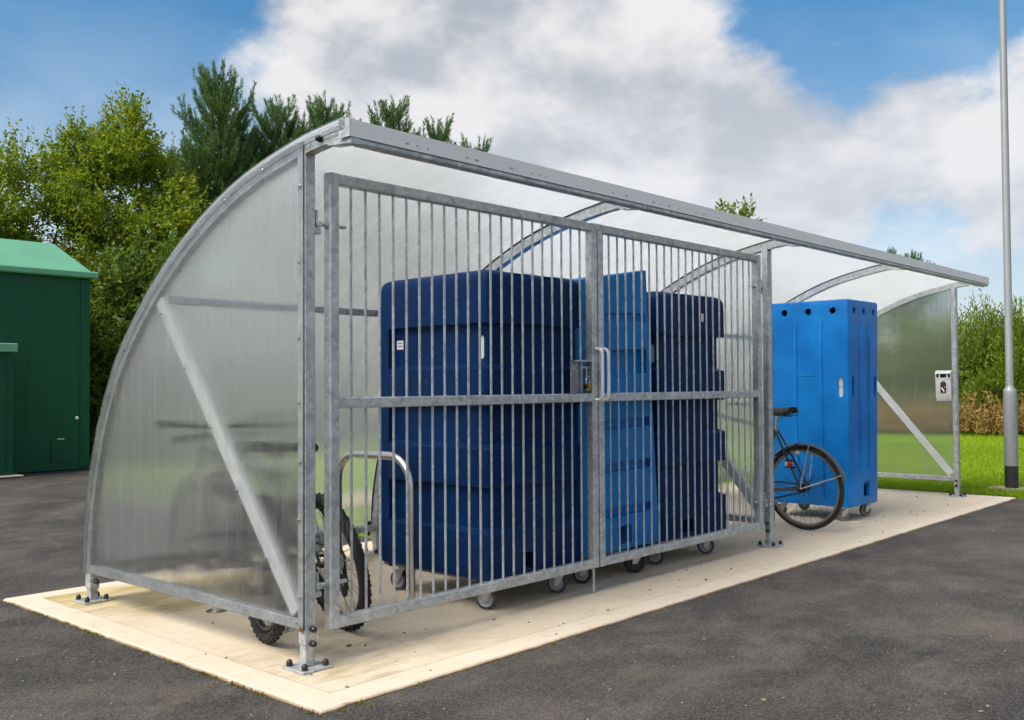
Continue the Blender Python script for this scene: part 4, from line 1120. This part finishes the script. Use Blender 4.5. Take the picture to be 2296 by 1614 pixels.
def rand_lobes(n, w, h0, h1, size, seed, depth=None):
    r = random.Random(seed); out = []; depth = depth or w
    for i in range(n):
        a = r.uniform(0, 2 * pi); q = sqrt(r.random()); z = r.uniform(h0, h1)
        tz = (z - h0) / (h1 - h0); k = (1 - .75 * tz ** 1.6) * (.75 + .5 * min(1, tz * 3))
        s = size * r.uniform(.7, 1.25) * (1 - .45 * tz)
        out.append((w * q * k * cos(a), depth * q * k * sin(a), z - s * .5, s, s, s * r.uniform(.8, 1.15)))
    return out
GT = 'broadleaf trees behind the kiosk'
def put_broad(u, v, R_, w, n, size, shoots_, label, leaf=(.092, .5), m='leaf_broad', seed=1, h0=1.2, group=GT, top=60, trunk=1, per=11, name='broadleaf_tree', cat='tree', extra=(), drop=.55, **k):
    b = at_range(u, R_); b.z = -.02; H = top_at(u, v, R_) - drop
    lobes = rand_lobes(n, w, h0, H - .15, size, seed) + [(0, 0, H - size * .75, size * .5, size * .5, size * .6)] + list(extra)
    return broad_tree(name, label, b, H, lobes, shoots_, leaf, m, per, group, cat, trunk, top, **k)
put_broad(262, 192, 20.5, 1.8, 40, .95, 6200, 'tall yellow-green broadleaf tree right of centre behind kiosk, left of the pine', seed=5)
put_broad(95, 275, 21.0, 1.75, 34, .95, 5200, 'yellow-green broadleaf tree directly above the kiosk roof', seed=9)
put_broad(-60, 285, 20.0, 1.7, 28, .95, 3400, 'broadleaf tree with brownish leaves at the left picture edge', seed=12)
put_broad(412, 285, 23.5, 1.7, 30, .9, 4200, 'darker broadleaf tree at the foot of the tall pine', seed=15, m='leaf_bush')
put_broad(560, 420, 21.5, 1.8, 22, .9, 1600, 'dark green broadleaf tree seen blurred through the near end panel', seed=18, m='leaf_bush')
GB = 'leafy shrubs below the trees'
for k_, (u, v, R_, lab) in enumerate([(250, 560, 18.0, 'glossy leafy shrub between kiosk and curved shelter edge'), (330, 490, 17.2, 'leafy shrub with bright shoots against the curved shelter edge'),
                                      (415, 470, 18.2, 'leafy shrub topping out just left of the curved roof rib'), (150, 520, 20.2, 'shrub with bright shoots poking above the kiosk roof'), (40, 500, 20.4, 'shrub behind the left end of kiosk roof')]):
    put_broad(u, v, R_, 1.05, 16, .62, 1500, lab, (.10, .48), 'leaf_bush', 30 + k_, .7, GB, 40, 3, 12, 'shrub', 'shrub', stem_r=.045)
for k_, (u, v, R_, lab) in enumerate([(700, 640, 21, 'dark shrub seen through back sheet beside near post'), (860, 680, 22, 'dark shrub seen through back sheet above the hoop stand'), (540, 690, 20, 'dark shrub blurred behind near end panel brace'),
                                      (430, 680, 20, 'dark shrub blurred behind the upper corner of end panel')]):
    put_broad(u, v, R_, 1.5, 16, .8, 1300, lab, (.12, .5), 'leaf_bush', 50 + k_, .5, GB, 30, 3, 10, 'shrub', 'shrub', stem_r=.045)

def pine(label, u, v, R_, spread, n_wh, group='pines behind the shelter', zlow=1.6):
    b = at_range(u, R_); b.z = -.02; H = top_at(u, v, R_) - (.52 if spread > 2 else .30)
    root = thing('pine_tree', label, 'tree', b, group=group)
    tk = MB(); tk.tube([(0, 0, -.1), (.02, .01, H * .5), (0, 0, H - .35)], [.11, .07, .018], 8)
    r = random.Random(int(u) + 3); segs = []     # twig segments with needles
    segs.append(((0, 0, H - .75), (0, 0, H), .075))
    def candle(p, d, ln):
        d = Vector(d).normalized(); q = Vector(p) + d * ln
        segs.append((tuple(p), tuple(q), .07))
        return q
    step = (H - zlow) / n_wh
    for i in range(n_wh):
        z = zlow + step * (i + r.uniform(-.1, .1)); t = (z - zlow) / (H - zlow)
        ln0 = spread * (1 - t) ** .62 * (1.0 if t > .08 else .8) + .30
        for k in range(6 if t < .85 else 5):
            a = 2 * pi * k / 6 + i * .55 + r.uniform(-.25, .25); ln = ln0 * r.uniform(.72, 1.12)
            el = rad(24 + 34 * t + r.uniform(-8, 8))
            d = Vector((cos(a) * cos(el), sin(a) * cos(el), sin(el)))
            p0 = Vector((0, 0, z)); p1 = p0 + d * ln * .6; up = (d + Vector((0, 0, .35 + .3 * t))).normalized(); p2 = p1 + up * ln * .42
            tk.tube([p0, p1, p2], [.022 * (1 - t * .6), .013, .006], 5, cap=False)
            segs.append((tuple(p0.lerp(p1, .35)), tuple(p1), .075)); segs.append((tuple(p1), tuple(p2), .08))
            candle(p2, up + Vector((0, 0, .6)), .20 + .12 * r.random())
            nsd = max(2, int(ln / .17))
            for q in range(nsd):
                f = .25 + .75 * q / nsd; o = p0.lerp(p1, f / .62) if f < .6 else p1.lerp(p2, (f - .6) / .4)
                for s in (-1, 1):
                    sd = (d.cross(Vector((0, 0, 1))).normalized() * s * r.uniform(.5, .9) + d * .6 + Vector((0, 0, r.uniform(.1, .6)))).normalized()
                    l2 = min(.5, .22 * ln + .12) * r.uniform(.7, 1.2)
                    e = o + sd * l2; tk.tube([o, e], [.006, .003], 3, cap=False)
                    segs.append((tuple(o), tuple(e), .075)); candle(e, sd * .5 + Vector((0, 0, 1)), r.uniform(.10, .20))
    S0 = np.array([s[0] for s in segs]); S1 = np.array([s[1] for s in segs]); NL = np.array([s[2] for s in segs])
    Ls = np.linalg.norm(S1 - S0, axis=1); cnt = np.maximum(10, (Ls / .0055).astype(int))
    w = np.repeat(np.arange(len(segs)), cnt); t = RG.uniform(0, 1, len(w))
    P = S0[w] + (S1 - S0)[w] * t[:, None]; ax = ((S1 - S0) / (Ls[:, None] + 1e-9))[w]
    D = ax * 1.0 + unit(len(w)) * .62
    ln = NL[w] * 1.5 * RG.uniform(.75, 1.25, len(w))
    stuff(obj('crown', leaf_mesh('crown', P, D, ln, np.full(len(w), .0115), 'needle', fold=.1), root))
    tk.build('trunk', 'bark', root, smooth=50)
    return root
pine('tallest pine, its pointed crown left of the shelter roof', 492, 140, 22.5, 2.1, 15)
pine('smaller pine whose single leader stands right of the tallest pine', 628, 205, 23.5, 1.7, 12)
pine('pine with several short tips just left of the roof corner', 738, 214, 24, 1.9, 12)
pine('pine tips above the roof fascia, first right of its corner', 884, 213, 25, 1.9, 12)
pine('pine tips above the roof fascia, second right of its corner', 985, 255, 25, 1.6, 11)
pine('single pine tip barely showing over the fascia', 1068, 306, 26, 1.3, 10)
pine('low pine filling in right beside the tallest pine', 560, 270, 23.0, 1.7, 11)
pine('low pine between the leader and the roof corner', 682, 262, 23.5, 1.5, 11)
pine('small far pine top over the far roof end', 2030, 572, 36, 1.5, 9, zlow=2.4)
put_broad(1655, 438, 30, 1.5, 18, .85, 1300, 'lone broadleaf treetop showing over the middle of the roof', (.15, .5), 'leaf_willow', 71, 2.2, None, 50, drop=.3)

# hedge of willow shrubs along the far side of the lawn
GW = 'willow shrubs beyond the lawn'
ORD = ['one', 'two', 'three', 'four', 'five', 'six', 'seven', 'eight']
hedge = [(1180, 700, 27), (1290, 690, 28), (1400, 700, 28.5), (1510, 690, 29), (1620, 690, 29.5), (1740, 680, 30), (1850, 685, 30), (1960, 672, 29.5)]
for k_, (u, v, R_) in enumerate(hedge):
    put_broad(u, v, R_, 1.9, 12, 1.0, 750, 'willow shrub seen through the clear sheets, number %s from the left in its row' % ORD[k_], (.16, .34), 'far_leaf', 90 + k_, .4, GW, 60, 4, 11, 'willow_shrub', 'shrub', drop=.9, stem_r=.05, shoot_len=(.4, .8))
vis = [(2060, 690, 29.0, 'willow shrub directly behind the far end post'), (2150, 668, 28.6, 'tall feathery willow shrub between far end post and lamp post'), (2235, 645, 28.2, 'tallest feathery willow shrub, left behind the lamp post'),
       (2330, 650, 27.6, 'feathery willow shrub at the right picture edge'), (2430, 660, 27, 'feathery willow shrub just past the right picture edge')]
for k_, (u, v, R_, lab) in enumerate(vis):
    put_broad(u, v, R_, 1.75, 24, .85, 2600, lab, (.13, .26), 'leaf_willow', 110 + k_, .35, GW, 420, 4, 13, 'willow_shrub', 'shrub', drop=1.25, stem_r=.05, shoot_len=(.40, .80), spread=.55, zmin=.3)

# rough weeds at the lawn's far edge: one mass of stalks
def weeds():
    P, D, Ln, Wd = [], [], [], []
    for i in range(1300):
        u = RG.uniform(1150, 2480); R_ = RG.uniform(24.0, 25.8) + (0 if u > 1900 else 1.2)
        b = np.array(at_range(u, R_)); h = RG.uniform(.25, .95) * (1.0 if RG.random() < .6 else .6)
        k = int(10 + h * 26); t = RG.uniform(.1, 1, k)
        lean = RG.normal(scale=.12, size=3); lean[2] = 1
        P.append(b + lean[None, :] * (t * h)[:, None]); D.append(unit(k) * .8 + np.array([0, 0, .9])); Ln.append(RG.uniform(.06, .17, k) * (1.25 - .5 * t)); Wd.append(RG.uniform(.02, .05, k))
    P = np.concatenate(P); D = np.concatenate(D); Ln = np.concatenate(Ln); Wd = np.concatenate(Wd)
    o = stuff(obj('tall_weeds', leaf_mesh('tall_weeds', P, D, Ln, Wd, 'weed_brown')))
    tag(o, 'rough reddish brown weeds along the far edge of the lawn', 'weeds')
    P, D = [], []
    for i in range(500):
        u = RG.uniform(1150, 2480); R_ = RG.uniform(24.0, 26.5); b = np.array(at_range(u, R_ + .8)); k = 22
        P.append(b + np.abs(RG.normal(scale=(.3, .3, .28), size=(k, 3))) * np.array([1, 1, 1])); D.append(unit(k) + np.array([0, 0, .8]))
    P = np.concatenate(P); D = np.concatenate(D)
    o = stuff(obj('low_brambles', leaf_mesh('low_brambles', P, D, RG.uniform(.10, .2, len(P)), RG.uniform(.05, .09, len(P)), 'far_leaf')))
    tag(o, 'low green brambles among the brown weeds at the lawn edge', 'brambles')
weeds()
# far wood that closes the horizon
def far_wood():
    P, D = [], []
    for i in range(420):
        a = rad(RG.uniform(-35, 125)); R_ = RG.uniform(70, 95)
        c = np.array([CAM.x + R_ * sin(a), CAM.y + R_ * cos(a), 0]); h = RG.uniform(2.0, 4.2); k = 70
        q = unit(k) * RG.uniform(.5, 1, (k, 1)) * np.array([3.2, 3.2, h]); q[:, 2] = np.abs(q[:, 2])
        P.append(c + q); D.append(unit(k) + np.array([0, 0, .4]))
    P = np.concatenate(P); D = np.concatenate(D)
    o = stuff(obj('far_wood', leaf_mesh('far_wood', P, D, RG.uniform(.5, 1.1, len(P)), RG.uniform(.35, .7, len(P)), 'far_leaf')))
    tag(o, 'distant line of trees on the horizon', 'wood')
far_wood()
# grass blades on the lawn, denser close by
def grass():
    P = []
    def area(x0, x1, y0, y1, n):
        P.append(np.stack([RG.uniform(x0, x1, n), RG.uniform(y0, y1, n), np.full(n, -.022)], 1))
    area(8.44, 11.5, -.50, 3.0, 30000); area(11.5, 17, -.5, 4.5, 26000); area(17, 27, -.5, 9, 24000)
    area(2.9, 8.4, 2.46, 4.3, 12000); area(3.6, 12, 5.4, 9, 9000)
    p = np.concatenate(P); keep = np.hypot(p[:, 0] - 9.46, p[:, 1] + .16) > .27; p = p[keep]
    d = RG.normal(scale=.45, size=p.shape); d[:, 2] = 1
    dist = np.hypot(p[:, 0] - CAM.x, p[:, 1] - CAM.y)
    ln = RG.uniform(.022, .05, len(p)) * (.8 + dist / 28)
    o = stuff(obj('grass', leaf_mesh('grass', p, d, ln, .0035 + dist * .00032, 'grass_blade', fold=0)))
    tag(o, 'short mown green grass around the slab', 'grass')
    # grass creeping over the slab's far edge and tufts at the front margin
    n = 2600; q = np.stack([np.full(n, 8.44) + np.abs(RG.normal(scale=.03, size=n)) , RG.uniform(-.5, 2.4, n), np.full(n, -.02)], 1)
    d = RG.normal(scale=.5, size=q.shape); d[:, 2] = 1; d[:, 0] -= .3
    o = stuff(obj('edge_grass', leaf_mesh('edge_grass', q, d, RG.uniform(.04, .085, n), .006, 'grass_blade', fold=0)))
    tag(o, 'longer grass fringe along the far end of the slab', 'grass')
    # moss and tiny weeds against the slab's near edges
    cs = []
    for i in range(34):
        t = RG.uniform(0, 1); x, y = (-.31, RG.uniform(-.45, 2.3)) if RG.random() < .75 else (RG.uniform(-.3, 1.5), -.50)
        k = RG.integers(8, 40); cs.append(np.array([x, y, -.014]) + RG.normal(scale=(.012, .03, .002), size=(k, 3)))
    q = np.concatenate(cs); d = unit(len(q)); d[:, 2] = np.abs(d[:, 2]) + .4
    o = stuff(obj('edge_moss', leaf_mesh('edge_moss', q, d, RG.uniform(.006, .018, len(q)), .006, 'moss')))
    tag(o, 'specks of moss growing along the near slab edges', 'moss')
grass()
def litter():
    b = MB(); r = random.Random(21)
    for i in range(260):
        z = r.random()
        if z < .5: x, y, h = r.uniform(-.2, 8.2), r.uniform(-.45, 1.0), .0005
        elif z < .75: x, y, h = r.uniform(-1.5, 6), r.uniform(-2.4, -.52), -.0118
        else: x, y, h = r.uniform(-1.2, -.32), r.uniform(-.8, 2.3), -.0118
        if i % 5 == 0 and z >= .5: y, h = r.uniform(-.60, -.50), -.0118
        s = r.uniform(.0022, .0058) * (1.5 if r.random() < .08 else 1)
        M = Matrix.Rotation(r.uniform(0, pi), 3, 'Z') @ Matrix.Rotation(r.uniform(-.4, .4), 3, 'X')
        b.obox((x, y, h + s * .45), (s * r.uniform(.8, 1.6), s, s * .55), M, s * .3)
    o = stuff(b.build('grit', 'pebble')); tag(o, 'scattered grit and small stones on the slab and asphalt', 'grit')
litter()
